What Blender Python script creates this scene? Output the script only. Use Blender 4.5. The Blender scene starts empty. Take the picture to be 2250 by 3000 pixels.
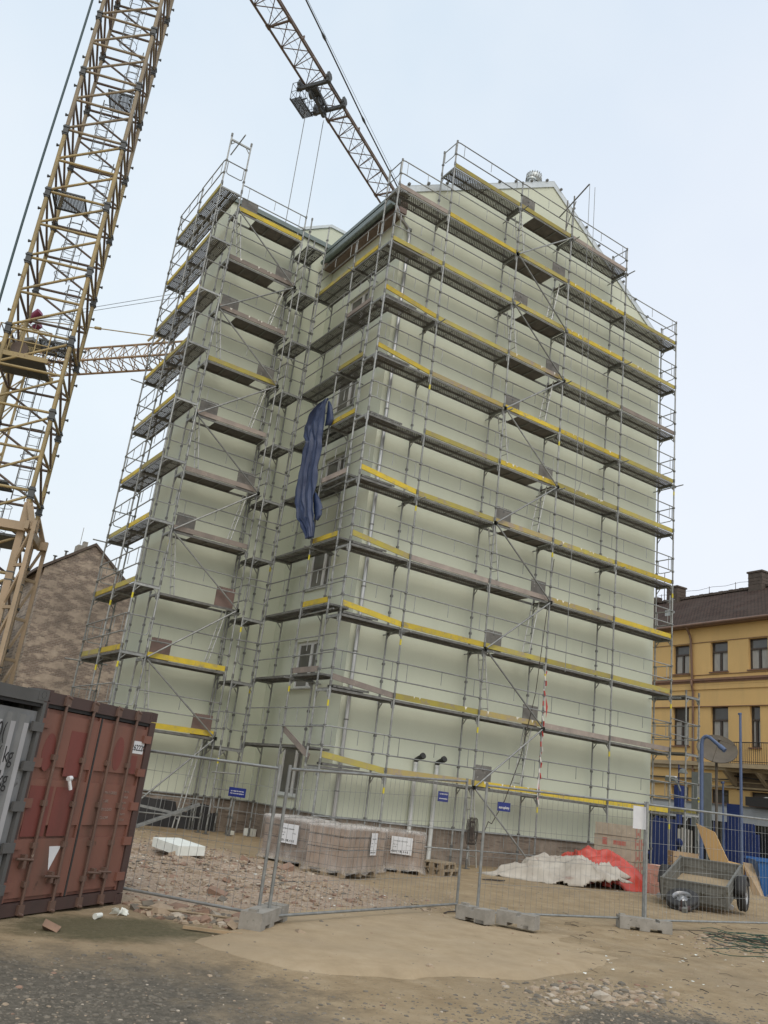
import bpy, bmesh, math, random
from mathutils import Vector, Matrix, noise as mnoise
R = math.radians
C = bpy.context.scene.collection
scene = bpy.context.scene
rnd = random.Random(7)
G = -2.2                                  # ground level; deck level 1 of the gable scaffold is 0

# ------------------------------------------------------------------ materials
KA = 1.0
def kc(c): return tuple(x * KA for x in c)

def new_mat(name):
    m = bpy.data.materials.new(name); m.use_nodes = True
    nt = m.node_tree
    return m, nt, nt.nodes['Principled BSDF'], nt.nodes['Material Output']

def coords(nt, kind='world'):
    if kind == 'world':
        return nt.nodes.new('ShaderNodeNewGeometry').outputs['Position']
    return nt.nodes.new('ShaderNodeTexCoord').outputs['Object']

def noise_tex(nt, vec, scale, detail=6, rough=.6, stretch=None, off=None):
    if stretch or off:
        mp = nt.nodes.new('ShaderNodeMapping')
        if stretch: mp.inputs['Scale'].default_value = stretch
        if off: mp.inputs['Location'].default_value = off
        nt.links.new(vec, mp.inputs['Vector']); vec = mp.outputs['Vector']
    n = nt.nodes.new('ShaderNodeTexNoise')
    n.inputs['Scale'].default_value = scale; n.inputs['Detail'].default_value = detail
    n.inputs['Roughness'].default_value = rough
    nt.links.new(vec, n.inputs['Vector'])
    return n.outputs['Fac']

def ramp(nt, fac, stops):
    r = nt.nodes.new('ShaderNodeValToRGB')
    el = r.color_ramp.elements
    while len(el) < len(stops): el.new(.5)
    for e, (p, c) in zip(el, stops):
        e.position = p
        e.color = (c, c, c, 1) if isinstance(c, (int, float)) else (*kc(c), 1)
    nt.links.new(fac, r.inputs['Fac'])
    return r.outputs['Color']

def mixc(nt, fac, a, b, mode='MIX'):
    m = nt.nodes.new('ShaderNodeMix'); m.data_type = 'RGBA'; m.blend_type = mode
    def put(sock, v):
        if isinstance(v, (int, float)): sock.default_value = v
        elif isinstance(v, tuple): sock.default_value = (*kc(v), 1)
        else: nt.links.new(v, sock)
    put(m.inputs[0], fac); put(m.inputs[6], a); put(m.inputs[7], b)
    return m.outputs[2]

def mth(nt, op, a, b=None, c=None):
    m = nt.nodes.new('ShaderNodeMath'); m.operation = op
    for i, v in enumerate((a, b, c)):
        if v is None: continue
        if isinstance(v, (int, float)): m.inputs[i].default_value = v
        else: nt.links.new(v, m.inputs[i])
    return m.outputs[0]

def bump(nt, bsdf, h, strength=.3, dist=.02):
    b = nt.nodes.new('ShaderNodeBump'); b.inputs['Strength'].default_value = strength
    b.inputs['Distance'].default_value = dist
    nt.links.new(h, b.inputs['Height']); nt.links.new(b.outputs['Normal'], bsdf.inputs['Normal'])

def vary(nt, col, lo=.78, hi=1.15):
    """each copy a little lighter or darker than the next"""
    oi = nt.nodes.new('ShaderNodeObjectInfo')
    mr = nt.nodes.new('ShaderNodeMapRange'); mr.inputs['To Min'].default_value = lo; mr.inputs['To Max'].default_value = hi
    nt.links.new(oi.outputs['Random'], mr.inputs['Value'])
    hs = nt.nodes.new('ShaderNodeHueSaturation'); nt.links.new(mr.outputs[0], hs.inputs['Value']); nt.links.new(col, hs.inputs['Color'])
    return hs.outputs['Color']

def mat(name, c1, c2=None, scale=4, rough=.7, metal=0., kind='world', stretch=None, lo=.35, hi=.65,
        c3=None, s3=9, lo3=.6, hi3=.66, bmp=0, bdist=.01, bscale=None, spec=None, rand=0):
    """c1..c2 by noise, with spots of c3 (rust, plaster splashes, dirt) on top"""
    m, nt, b, out = new_mat(name)
    v = coords(nt, kind)
    col = None
    f = noise_tex(nt, v, scale, stretch=stretch)
    col = ramp(nt, f, [(lo, c1), (hi, c2 or c1)])
    if c3:
        f3 = noise_tex(nt, v, s3, detail=8, rough=.7, stretch=stretch, off=(3, 7, 1))
        col = mixc(nt, ramp(nt, f3, [(lo3, 0.), (hi3, 1.)]), col, c3)
    if rand: col = vary(nt, col, 1 - rand, 1 + rand * .8)
    nt.links.new(col, b.inputs['Base Color'])
    b.inputs['Roughness'].default_value = rough; b.inputs['Metallic'].default_value = metal
    if spec is not None: b.inputs['Specular IOR Level'].default_value = spec
    if bmp:
        bump(nt, b, noise_tex(nt, v, bscale or scale * 6, detail=8, rough=.7, stretch=stretch), bmp, bdist)
    return m

M = {}
M['galv'] = mat('galvanised_steel', (.35, .36, .35), (.23, .24, .235), 8, .5, .45, c3=(.55, .54, .48), s3=18, lo3=.64, hi3=.72, rand=.22)
M['galv_dark'] = mat('weathered_steel', (.20, .20, .19), (.13, .13, .12), 6, .6, .35)
M['coupler'] = mat('coupler_steel', (.20, .205, .20), (.13, .13, .12), 20, .55, .5)
M['plank_wood'] = mat('grey_board', (.30, .26, .22), (.20, .18, .16), 5, .85, stretch=(1, 1, 6), c3=(.42, .39, .34), s3=9, lo3=.62, hi3=.7)
M['toe_yellow'] = mat('toe_yellow', (.60, .44, .03), (.45, .36, .05), 2.5, .7, c3=(.30, .25, .14), s3=4, lo3=.52, hi3=.66, rand=.2)
M['toe_olive'] = mat('toe_olive', (.42, .36, .06), (.33, .28, .10), 2.2, .7, c3=(.30, .25, .19), s3=3, lo3=.52, hi3=.64, rand=.2)
M['toe_worn'] = mat('toe_worn', (.33, .28, .17), (.44, .34, .07), 1.2, .75, c3=(.30, .25, .22), s3=3, lo3=.5, hi3=.62, rand=.2)
M['toe_grey'] = mat('toe_grey', (.32, .27, .235), (.23, .20, .18), 2.5, .85, c3=(.40, .36, .31), s3=6, lo3=.6, hi3=.7, rand=.25)
M['plaster_drip'] = mat('plaster_drip', (.75, .74, .66), rough=.9)
M['ply_dark'] = mat('deck_plywood', (.16, .14, .125), (.10, .09, .082), 3, .75, kind='world', c3=(.22, .2, .18), s3=4, lo3=.6, hi3=.7, rand=.25)
M['hatch'] = mat('hatch_plate', (.20, .195, .18), (.14, .135, .125), 4, .75, c3=(.40, .39, .36), s3=7, lo3=.62, hi3=.67)
M['hatch_brown'] = mat('hatch_plate_brown', (.20, .135, .115), (.16, .115, .10), 5, .75)
M['alu'] = mat('aluminium', (.58, .59, .57), (.45, .46, .44), 6, .45, .5)
M['tag_yellow'] = mat('yellow_paint_mark', (.62, .55, .03), (.5, .42, .03), 30, .6)

def deck_mat():
    m, nt, b, out = new_mat('perforated_steel_deck')
    v = coords(nt, 'object')
    s = nt.nodes.new('ShaderNodeSeparateXYZ'); nt.links.new(v, s.inputs[0])
    pu, pv = .075, .052
    rv = mth(nt, 'DIVIDE', s.outputs[1], pv)
    row = mth(nt, 'FLOOR', rv)
    ru = mth(nt, 'ADD', mth(nt, 'DIVIDE', s.outputs[0], pu), mth(nt, 'MULTIPLY', row, .5))
    du = mth(nt, 'MULTIPLY', mth(nt, 'SUBTRACT', mth(nt, 'FRACT', ru), .5), pu)
    dv = mth(nt, 'MULTIPLY', mth(nt, 'SUBTRACT', mth(nt, 'FRACT', rv), .5), pv)
    r2 = mth(nt, 'ADD', mth(nt, 'MULTIPLY', du, du), mth(nt, 'MULTIPLY', dv, dv))
    hole = mth(nt, 'LESS_THAN', r2, .0165 ** 2)
    w = coords(nt, 'world')
    col = vary(nt, ramp(nt, noise_tex(nt, w, 3), [(.35, (.25, .24, .23)), (.65, (.16, .155, .145))]))
    nt.links.new(col, b.inputs['Base Color']); b.inputs['Metallic'].default_value = .3; b.inputs['Roughness'].default_value = .6
    t = nt.nodes.new('ShaderNodeBsdfTransparent'); mx = nt.nodes.new('ShaderNodeMixShader')
    nt.links.new(hole, mx.inputs[0]); nt.links.new(b.outputs[0], mx.inputs[1]); nt.links.new(t.outputs[0], mx.inputs[2])
    nt.links.new(mx.outputs[0], out.inputs[0])
    return m
M['deck'] = deck_mat()

def render_mat(name, c1, c2, rain):
    """painted render: fine grain, faint patches and a few runs of dirt"""
    m, nt, b, out = new_mat(name)
    v = coords(nt)
    col = ramp(nt, noise_tex(nt, v, .35, detail=4), [(.3, c1), (.7, c2)])
    st = noise_tex(nt, v, 1.6, detail=5, stretch=(1, 1, .12))
    col = mixc(nt, mth(nt, 'MULTIPLY', ramp(nt, st, [(.5, 0.), (.78, 1.)]), .35), col, rain)
    gr = noise_tex(nt, v, 60, detail=3)
    col = mixc(nt, .18, col, ramp(nt, gr, [(.3, (.40, .42, .34)), (.7, (.9, .92, .8))]), 'MULTIPLY')
    nt.links.new(col, b.inputs['Base Color']); b.inputs['Roughness'].default_value = .92
    bump(nt, b, gr, .35, .006)
    return m
M['render_green'] = render_mat('pale_green_render', (.64, .675, .56), (.61, .645, .535), (.54, .565, .47))

def plinth_mat():
    m, nt, b, out = new_mat('old_plinth')
    v = coords(nt)
    col = ramp(nt, noise_tex(nt, v, 1.3, detail=8, rough=.7), [(.3, (.17, .14, .115)), (.5, (.25, .205, .165)), (.72, (.36, .31, .26))])
    crs = noise_tex(nt, v, 3.5, detail=6, stretch=(.5, .5, 4))
    col = mixc(nt, ramp(nt, crs, [(.55, 0.), (.62, .75)]), col, (.13, .105, .085))
    nt.links.new(col, b.inputs['Base Color']); b.inputs['Roughness'].default_value = .95
    bump(nt, b, crs, .6, .04)
    return m
M['plinth'] = plinth_mat()
M['zinc'] = mat('zinc_sheet', (.62, .66, .67), (.52, .56, .57), 2, .4, .3)
M['zinc_dull'] = mat('grey_green_gutter', (.19, .225, .215), (.15, .18, .17), 3, .45, .4)
M['pipe_metal'] = mat('downpipe_metal', (.50, .50, .49), (.33, .33, .32), 2, .32, .8, stretch=(1, 1, .3))
M['pipe_white'] = mat('white_plastic_pipe', (.62, .64, .63), (.54, .56, .55), 3, .45)
M['rubber'] = mat('black_rubber', (.02, .02, .02), (.035, .035, .034), 12, .65)
M['frame_white'] = mat('white_window_frame', (.68, .69, .68), (.60, .61, .60), 6, .45)
M['soffit'] = mat('brown_soffit', (.16, .115, .095), (.22, .16, .135), 1.5, .7)

def glass_mat(name, c, rough=.06):
    m, nt, b, out = new_mat(name)
    v = coords(nt)
    col = ramp(nt, noise_tex(nt, v, .9, detail=2), [(.35, c), (.7, tuple(x * 1.7 for x in c))])
    nt.links.new(col, b.inputs['Base Color']); b.inputs['Roughness'].default_value = rough
    b.inputs['Specular IOR Level'].default_value = .6
    return m
M['glass'] = glass_mat('window_glass', (.10, .098, .09))
M['glass_old'] = glass_mat('old_window_glass', (.06, .058, .055), .12)
M['curtain'] = mat('net_curtain', (.42, .41, .39), (.30, .29, .28), 9, .9, stretch=(4, 4, .3))

def brick_mat(name, cols, mortar, pl, pl_lo, pl_hi, dirt, bw=.30, bh=.10):
    """old brick wall with patches of worn plaster"""
    m, nt, b, out = new_mat(name)
    tc = coords(nt, 'object')
    br = nt.nodes.new('ShaderNodeTexBrick')
    br.inputs['Scale'].default_value = 1; br.inputs['Brick Width'].default_value = bw; br.inputs['Row Height'].default_value = bh
    br.inputs['Mortar Size'].default_value = .012; br.inputs['Bias'].default_value = 0
    br.inputs['Color1'].default_value = (*cols[0], 1); br.inputs['Color2'].default_value = (*cols[1], 1); br.inputs['Mortar'].default_value = (*mortar, 1)
    s = nt.nodes.new('ShaderNodeSeparateXYZ'); cb = nt.nodes.new('ShaderNodeCombineXYZ')
    nt.links.new(tc, s.inputs[0]); nt.links.new(s.outputs[0], cb.inputs[0]); nt.links.new(s.outputs[2], cb.inputs[1])
    nt.links.new(cb.outputs[0], br.inputs['Vector'])
    big = noise_tex(nt, tc, .9, detail=10, rough=.72, stretch=(1, 1, 2.4))
    col = mixc(nt, ramp(nt, big, [(pl_lo, 0.), (pl_hi, 1.)]), br.outputs['Color'], ramp(nt, noise_tex(nt, tc, 3, detail=8), [(.3, pl), (.7, tuple(x * 1.35 for x in pl))]))
    col = mixc(nt, ramp(nt, noise_tex(nt, tc, .28, detail=5, off=(5, 2, 8)), [(.46, 0.), (.70, .6)]), col, dirt)
    nt.links.new(col, b.inputs['Base Color']); b.inputs['Roughness'].default_value = .95
    bump(nt, b, mth(nt, 'ADD', big, mth(nt, 'MULTIPLY', br.outputs['Fac'], -.4)), .7, .03)
    return m
M['old_brick'] = brick_mat('old_brick', ((.21, .158, .126), (.145, .113, .092)), (.27, .235, .20), (.325, .268, .212), .46, .56, (.105, .088, .072))

def paint_old(name, c, c2, rust, dirt, lo=.62, hi=.67, rough=.6, kind='object'):
    m, nt, b, out = new_mat(name)
    v = coords(nt, kind)
    col = ramp(nt, noise_tex(nt, v, 1.1, detail=5), [(.3, c), (.7, c2)])
    col = mixc(nt, ramp(nt, noise_tex(nt, v, 2.2, detail=7, stretch=(1, 1, .25)), [(.48, 0.), (.8, .8)]), col, dirt)
    rs = noise_tex(nt, v, 5, detail=9, rough=.75, off=(1, 4, 9))
    col = mixc(nt, ramp(nt, rs, [(lo, 0.), (hi, 1.)]), col, rust)
    nt.links.new(col, b.inputs['Base Color']); b.inputs['Roughness'].default_value = rough
    bump(nt, b, rs, .15, .004)
    return m
M['cont_red'] = paint_old('red_brown_container_paint', (.215, .092, .065), (.175, .078, .056), (.085, .045, .03), (.085, .06, .045))
M['cont_patch'] = paint_old('dark_red_repaint', (.185, .048, .038), (.16, .045, .036), (.09, .04, .03), (.10, .04, .03), .7, .76)
M['cont_dark'] = paint_old('dark_container_rail', (.075, .042, .036), (.06, .036, .032), (.11, .055, .035), (.04, .032, .03))
M['cont_grey'] = paint_old('grey_container_paint', (.20, .205, .21), (.14, .145, .145), (.05, .045, .04), (.055, .06, .05), .60, .70)
M['cont_grey_rail'] = paint_old('dark_grey_container_rail', (.10, .10, .10), (.075, .075, .072), (.05, .04, .035), (.05, .05, .045))
M['cont_white'] = paint_old('white_number_strip', (.40, .40, .41), (.30, .30, .31), (.07, .06, .06), (.2, .2, .2), .64, .68)
M['steel_bar'] = paint_old('rusty_lock_bar', (.15, .085, .062), (.12, .075, .058), (.26, .21, .17), (.08, .05, .04), .62, .68)
M['black'] = mat('black_lettering', (.015, .015, .016), rough=.7)
M['white'] = mat('white_lettering', (.62, .62, .6), rough=.7)
M['faded_white'] = mat('faded_white_lettering', (.34, .29, .26), (.22, .15, .12), 25, .8)
M['label_white'] = mat('white_paper', (.68, .69, .70), (.62, .63, .65), 6, .7)
M['concrete'] = mat('cast_concrete', (.32, .30, .265), (.24, .225, .195), 6, .9, c3=(.15, .14, .12), s3=14, lo3=.6, hi3=.7, bmp=.4, bdist=.01)
M['sign_blue'] = mat('blue_sign', (.012, .022, .15), (.014, .03, .19), 8, .4)
M['crane_tan'] = mat('tan_crane_paint', (.30, .24, .155), (.22, .18, .125), 1.6, .6, c3=(.20, .10, .055), s3=4, lo3=.6, hi3=.68)
M['crane_yellow'] = mat('yellow_crane_paint', (.37, .285, .13), (.27, .215, .11), 1.4, .6, c3=(.17, .085, .045), s3=5, lo3=.58, hi3=.66)
M['crane_dark'] = mat('dark_crane_steel', (.075, .085, .09), (.055, .06, .062), 3, .6)
M['crane_brown'] = mat('brown_jib_paint', (.16, .115, .09), (.12, .092, .075), 2, .6)
M['crane_peach'] = mat('peach_base_paint', (.40, .30, .20), (.31, .24, .16), 1.3, .7, c3=(.17, .085, .05), s3=5, lo3=.64, hi3=.7)
M['cable'] = mat('steel_cable', (.05, .085, .095), (.04, .065, .07), 6, .5, .3)
M['rope_light'] = mat('hoist_rope', (.24, .25, .25), rough=.5)
M['magenta'] = mat('magenta_paint', (.16, .02, .055), rough=.5)
M['house_yellow'] = render_mat('ochre_house_paint', (.74, .49, .21), (.66, .44, .19), (.46, .33, .17))
M['cornice_brown'] = mat('brown_cornice', (.24, .13, .085), (.18, .105, .07), 3, .8)
M['stone_pale'] = mat('pale_stucco', (.46, .36, .22), (.34, .27, .18), 2, .9)
M['stucco_dark'] = mat('dark_stucco', (.13, .10, .07), (.20, .15, .10), 1.4, .95)
M['chimney'] = mat('dark_chimney_brick', (.075, .06, .05), (.11, .085, .07), 5, .95)
M['gutter_brown'] = mat('brown_gutter', (.20, .115, .075), (.15, .09, .06), 4, .5)
M['wood_dark'] = mat('dark_window_wood', (.055, .042, .036), (.085, .065, .055), 10, .7)
M['fascia'] = mat('pale_grey_fascia', (.44, .46, .48), (.38, .40, .42), 2, .7)
M['shop_dark'] = glass_mat('dark_shop_window', (.016, .017, .02), .15)
M['blue_paint'] = mat('blue_steel_paint', (.035, .07, .17), (.03, .06, .14), 3, .45)
M['blue_light'] = mat('light_blue_paint', (.10, .145, .26), (.085, .12, .22), 3, .45)
M['blue_dark'] = mat('dark_blue_hoarding', (.012, .03, .14), (.015, .038, .17), 2, .6)
M['blue_bin'] = mat('bright_blue_plastic', (.02, .11, .32), (.016, .09, .27), 3, .45)
M['grey_panel'] = mat('grey_sign_back', (.17, .19, .18), (.14, .155, .15), 3, .6)
M['iron'] = mat('black_iron', (.03, .028, .026), rough=.6)
M['mesh_grey'] = mat('grey_dish', (.16, .14, .115), (.13, .115, .095), 3, .85)

def roof_mat():
    m, nt, b, out = new_mat('clay_roof_tiles')
    v = coords(nt, 'object')
    w = nt.nodes.new('ShaderNodeTexBrick'); w.inputs['Scale'].default_value = 1
    w.inputs['Brick Width'].default_value = .22; w.inputs['Row Height'].default_value = .17; w.inputs['Mortar Size'].default_value = .022
    w.inputs['Color1'].default_value = (.085, .052, .040, 1); w.inputs['Color2'].default_value = (.055, .037, .03, 1); w.inputs['Mortar'].default_value = (.02, .015, .013, 1)
    nt.links.new(v, w.inputs['Vector'])
    col = mixc(nt, ramp(nt, noise_tex(nt, v, .8, detail=6), [(.4, 0.), (.7, .6)]), w.outputs['Color'], (.085, .066, .055)); b.inputs['Specular IOR Level'].default_value = .15
    nt.links.new(col, b.inputs['Base Color']); b.inputs['Roughness'].default_value = .95
    bump(nt, b, w.outputs['Fac'], -.8, .05)
    return m
M['roof_tile'] = roof_mat()
M['plywood'] = mat('raw_plywood', (.56, .37, .16), (.47, .31, .14), 2.5, .75, kind='object', stretch=(1, 1, .2))
M['plywood_edge'] = mat('raw_board', (.40, .29, .175), (.32, .235, .145), 3, .8)
M['timber'] = mat('grey_pallet_wood', (.33, .26, .17), (.24, .19, .13), 7, .85, c3=(.14, .11, .08), s3=10, lo3=.6, hi3=.7)
M['trailer'] = mat('dull_zinc_trailer', (.215, .215, .195), (.16, .16, .145), 3, .55, .35, c3=(.11, .10, .075), s3=5, lo3=.56, hi3=.68)
M['tyre'] = mat('tyre_rubber', (.022, .022, .024), (.035, .034, .033), 20, .75)
M['rim'] = mat('grey_wheel_rim', (.40, .41, .42), (.28, .28, .29), 9, .4, .6)
M['foam'] = mat('white_polystyrene', (.76, .78, .73), (.66, .68, .62), 7, .85, bmp=.15, bdist=.004)
M['tarp_blue'] = mat('blue_tarpaulin', (.02, .034, .088), (.028, .048, .115), 3, .42, c3=(.045, .065, .13), s3=7, lo3=.64, hi3=.72, bmp=.8, bdist=.05, bscale=4, stretch=(1, 1, .45))
M['tarp_red'] = mat('red_tarpaulin', (.52, .075, .05), (.42, .06, .045), 2.5, .5, c3=(.56, .14, .11), s3=4, lo3=.6, hi3=.72)
M['tarp_grey'] = mat('dirty_white_sheeting', (.47, .435, .375), (.36, .325, .275), 2.2, .8, c3=(.26, .17, .14), s3=2.2, lo3=.60, hi3=.74)
M['membrane'] = mat('black_membrane', (.018, .018, .02), (.028, .027, .028), 5, .6)
M['pack_beige'] = mat('beige_brick_pack', (.38, .335, .255), (.31, .275, .21), 6, .8, c3=(.46, .41, .32), s3=9, lo3=.6, hi3=.7)
M['pack_red'] = mat('red_print', (.38, .085, .07), (.36, .19, .14), 7, .8)
M['pink_foam'] = mat('pink_insulation', (.60, .36, .28), (.54, .31, .24), 3, .8)
M['wire_green'] = mat('green_wire', (.022, .07, .045), rough=.6)
M['wire_dark'] = mat('dark_wire', (.045, .035, .028), rough=.7)
M['tape_red'] = mat('red_tape', (.42, .04, .035), rough=.6)
M['tape_white'] = mat('white_tape', (.62, .6, .57), rough=.6)

def blocks_mat(k=1.):
    m, nt, b, out = new_mat('stacked_paving_blocks')
    v = coords(nt, 'object')
    s = nt.nodes.new('ShaderNodeSeparateXYZ'); nt.links.new(v, s.inputs[0])
    def line(sock, p, o, w):
        f = mth(nt, 'FRACT', mth(nt, 'DIVIDE', mth(nt, 'ADD', sock, o), p))
        return mth(nt, 'LESS_THAN', f, w)
    col = ramp(nt, noise_tex(nt, v, 5, detail=6), [(.3, (.27 * k, .21 * k, .165 * k)), (.7, (.36 * k, .29 * k, .235 * k))])
    ln = mth(nt, 'MAXIMUM', line(s.outputs[2], .19, 0, .06), mth(nt, 'MAXIMUM', line(s.outputs[0], .21, .02, .05), line(s.outputs[1], .21, .03, .05)))
    col = mixc(nt, mth(nt, 'MULTIPLY', ln, .85), col, (.085, .065, .05))
    nt.links.new(col, b.inputs['Base Color']); b.inputs['Roughness'].default_value = .9
    return m
M['blocks'] = blocks_mat(); M['blocks_dark'] = blocks_mat(.72)

def film_mat():
    m, nt, b, out = new_mat('stretch_film')
    v = coords(nt, 'object')
    b.inputs['Base Color'].default_value = (.74, .71, .67, 1); b.inputs['Roughness'].default_value = .22
    t = nt.nodes.new('ShaderNodeBsdfTransparent'); t.inputs[0].default_value = (.95, .93, .91, 1)
    mx = nt.nodes.new('ShaderNodeMixShader')
    f = noise_tex(nt, v, 3.2, detail=6, stretch=(1.2, 1.2, .8))
    sz = nt.nodes.new('ShaderNodeSeparateXYZ'); nt.links.new(v, sz.inputs[0])
    ends = ramp(nt, sz.outputs[2], [(.10, .10), (.30, 0.), (.88, 0.), (.95, .30)])      # bunched film at foot and top
    nt.links.new(mth(nt, 'ADD', ramp(nt, f, [(.40, .04), (.74, .26)]), ends), mx.inputs[0])
    nt.links.new(t.outputs[0], mx.inputs[1]); nt.links.new(b.outputs[0], mx.inputs[2]); nt.links.new(mx.outputs[0], out.inputs[0])
    bump(nt, b, f, .5, .03)
    return m
M['film'] = film_mat()

def ground_mat(name='building_site_ground', slab=False):
    m, nt, b, out = new_mat(name)
    v = coords(nt)
    s = nt.nodes.new('ShaderNodeSeparateXYZ'); nt.links.new(v, s.inputs[0])
    n1 = noise_tex(nt, v, .45, detail=7, rough=.62)
    n2 = noise_tex(nt, v, 2.4, detail=8, rough=.7)
    n3 = noise_tex(nt, v, 16, detail=6, rough=.75)
    sand = ramp(nt, n2, [(.28, (.26, .19, .108)), (.5, (.36, .272, .165)), (.75, (.45, .355, .235))])
    sand = mixc(nt, ramp(nt, n1, [(.45, 0.), (.68, .6)]), sand, (.27, .215, .145))
    if slab:
        col = mixc(nt, .35, sand, (.40, .32, .22)); nt.links.new(col, b.inputs['Base Color']); b.inputs['Roughness'].default_value = .95
        b.inputs['Specular IOR Level'].default_value = .2; bump(nt, b, n3, .35, .02); return m
    # brick rubble left of the pallets
    def blob(cx, cy, rx, ry, soft=.5):
        dx = mth(nt, 'DIVIDE', mth(nt, 'SUBTRACT', s.outputs[0], cx), rx)
        dy = mth(nt, 'DIVIDE', mth(nt, 'SUBTRACT', s.outputs[1], cy), ry)
        d = mth(nt, 'ADD', mth(nt, 'ADD', mth(nt, 'MULTIPLY', dx, dx), mth(nt, 'MULTIPLY', dy, dy)), mth(nt, 'MULTIPLY', mth(nt, 'SUBTRACT', n2, .5), 1.6))
        return ramp(nt, d, [(max(0., 1 - soft), 1.), (1., 0.)])
    rub = ramp(nt, n3, [(.3, (.27, .195, .14)), (.5, (.385, .295, .22)), (.72, (.51, .425, .34))])
    col = mixc(nt, blob(-4.8, -4.6, 3.6, 5.2), sand, rub)
    # dark wet gravel in the foreground and moss beside the containers
    grav = ramp(nt, n3, [(.3, (.085, .077, .062)), (.55, (.15, .132, .104)), (.75, (.235, .208, .165))])
    col = mixc(nt, blob(-9.9, -12.4, 3.3, 2.2, .75), col, grav)
    col = mixc(nt, blob(-4.2, -14.6, 1.9, 1.55, .4), col, grav)
    moss = ramp(nt, n3, [(.35, (.07, .07, .035)), (.7, (.14, .125, .075))])
    col = mixc(nt, mth(nt, 'MULTIPLY', blob(-7.9, -9.6, 1.5, .9, .7), .85), col, moss)
    col = mixc(nt, mth(nt, 'MULTIPLY', ramp(nt, n3, [(.62, 0.), (.72, 1.)]), .35), col, (.40, .345, .27))
    col = mixc(nt, mth(nt, 'MULTIPLY', ramp(nt, n3, [(.25, 1.), (.36, 0.)]), .5), col, (.075, .058, .04))
    nt.links.new(col, b.inputs['Base Color']); b.inputs['Roughness'].default_value = .95
    b.inputs['Specular IOR Level'].default_value = .25
    bump(nt, b, mth(nt, 'ADD', n3, mth(nt, 'MULTIPLY', n2, 2)), .7, .05)
    return m
M['ground'] = ground_mat(); M['slab'] = ground_mat('dusty_concrete', True)
M['bed'] = mat('dusty_floor', (.40, .315, .205), (.335, .26, .165), 1.1, .92, c3=(.27, .21, .135), s3=1.7, lo3=.5, hi3=.72, bmp=.25, bdist=.01, bscale=30)
M['asphalt'] = mat('asphalt', (.055, .053, .05), (.07, .068, .063), 3, .9)
for i, c in enumerate([((.29, .185, .13), (.215, .145, .105)), ((.38, .30, .215), (.29, .225, .16)), ((.19, .165, .128), (.13, .115, .093)), ((.47, .41, .33), (.36, .31, .245))]):
    M['stone%d' % i] = mat('rubble_piece_' + ['brick', 'mortar', 'dark', 'pale'][i], c[0], c[1], 9, .95)
M['house_olive'] = mat('olive_plaster', (.35, .31, .12), (.28, .25, .11), 1.2, .9)
M['roof_red'] = mat('red_brick_roof', (.20, .085, .06), (.15, .07, .055), 4, .9)
M['crane_rust'] = mat('rust_yellow_jib', (.34, .235, .14), (.24, .17, .115), 2, .7)
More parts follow.
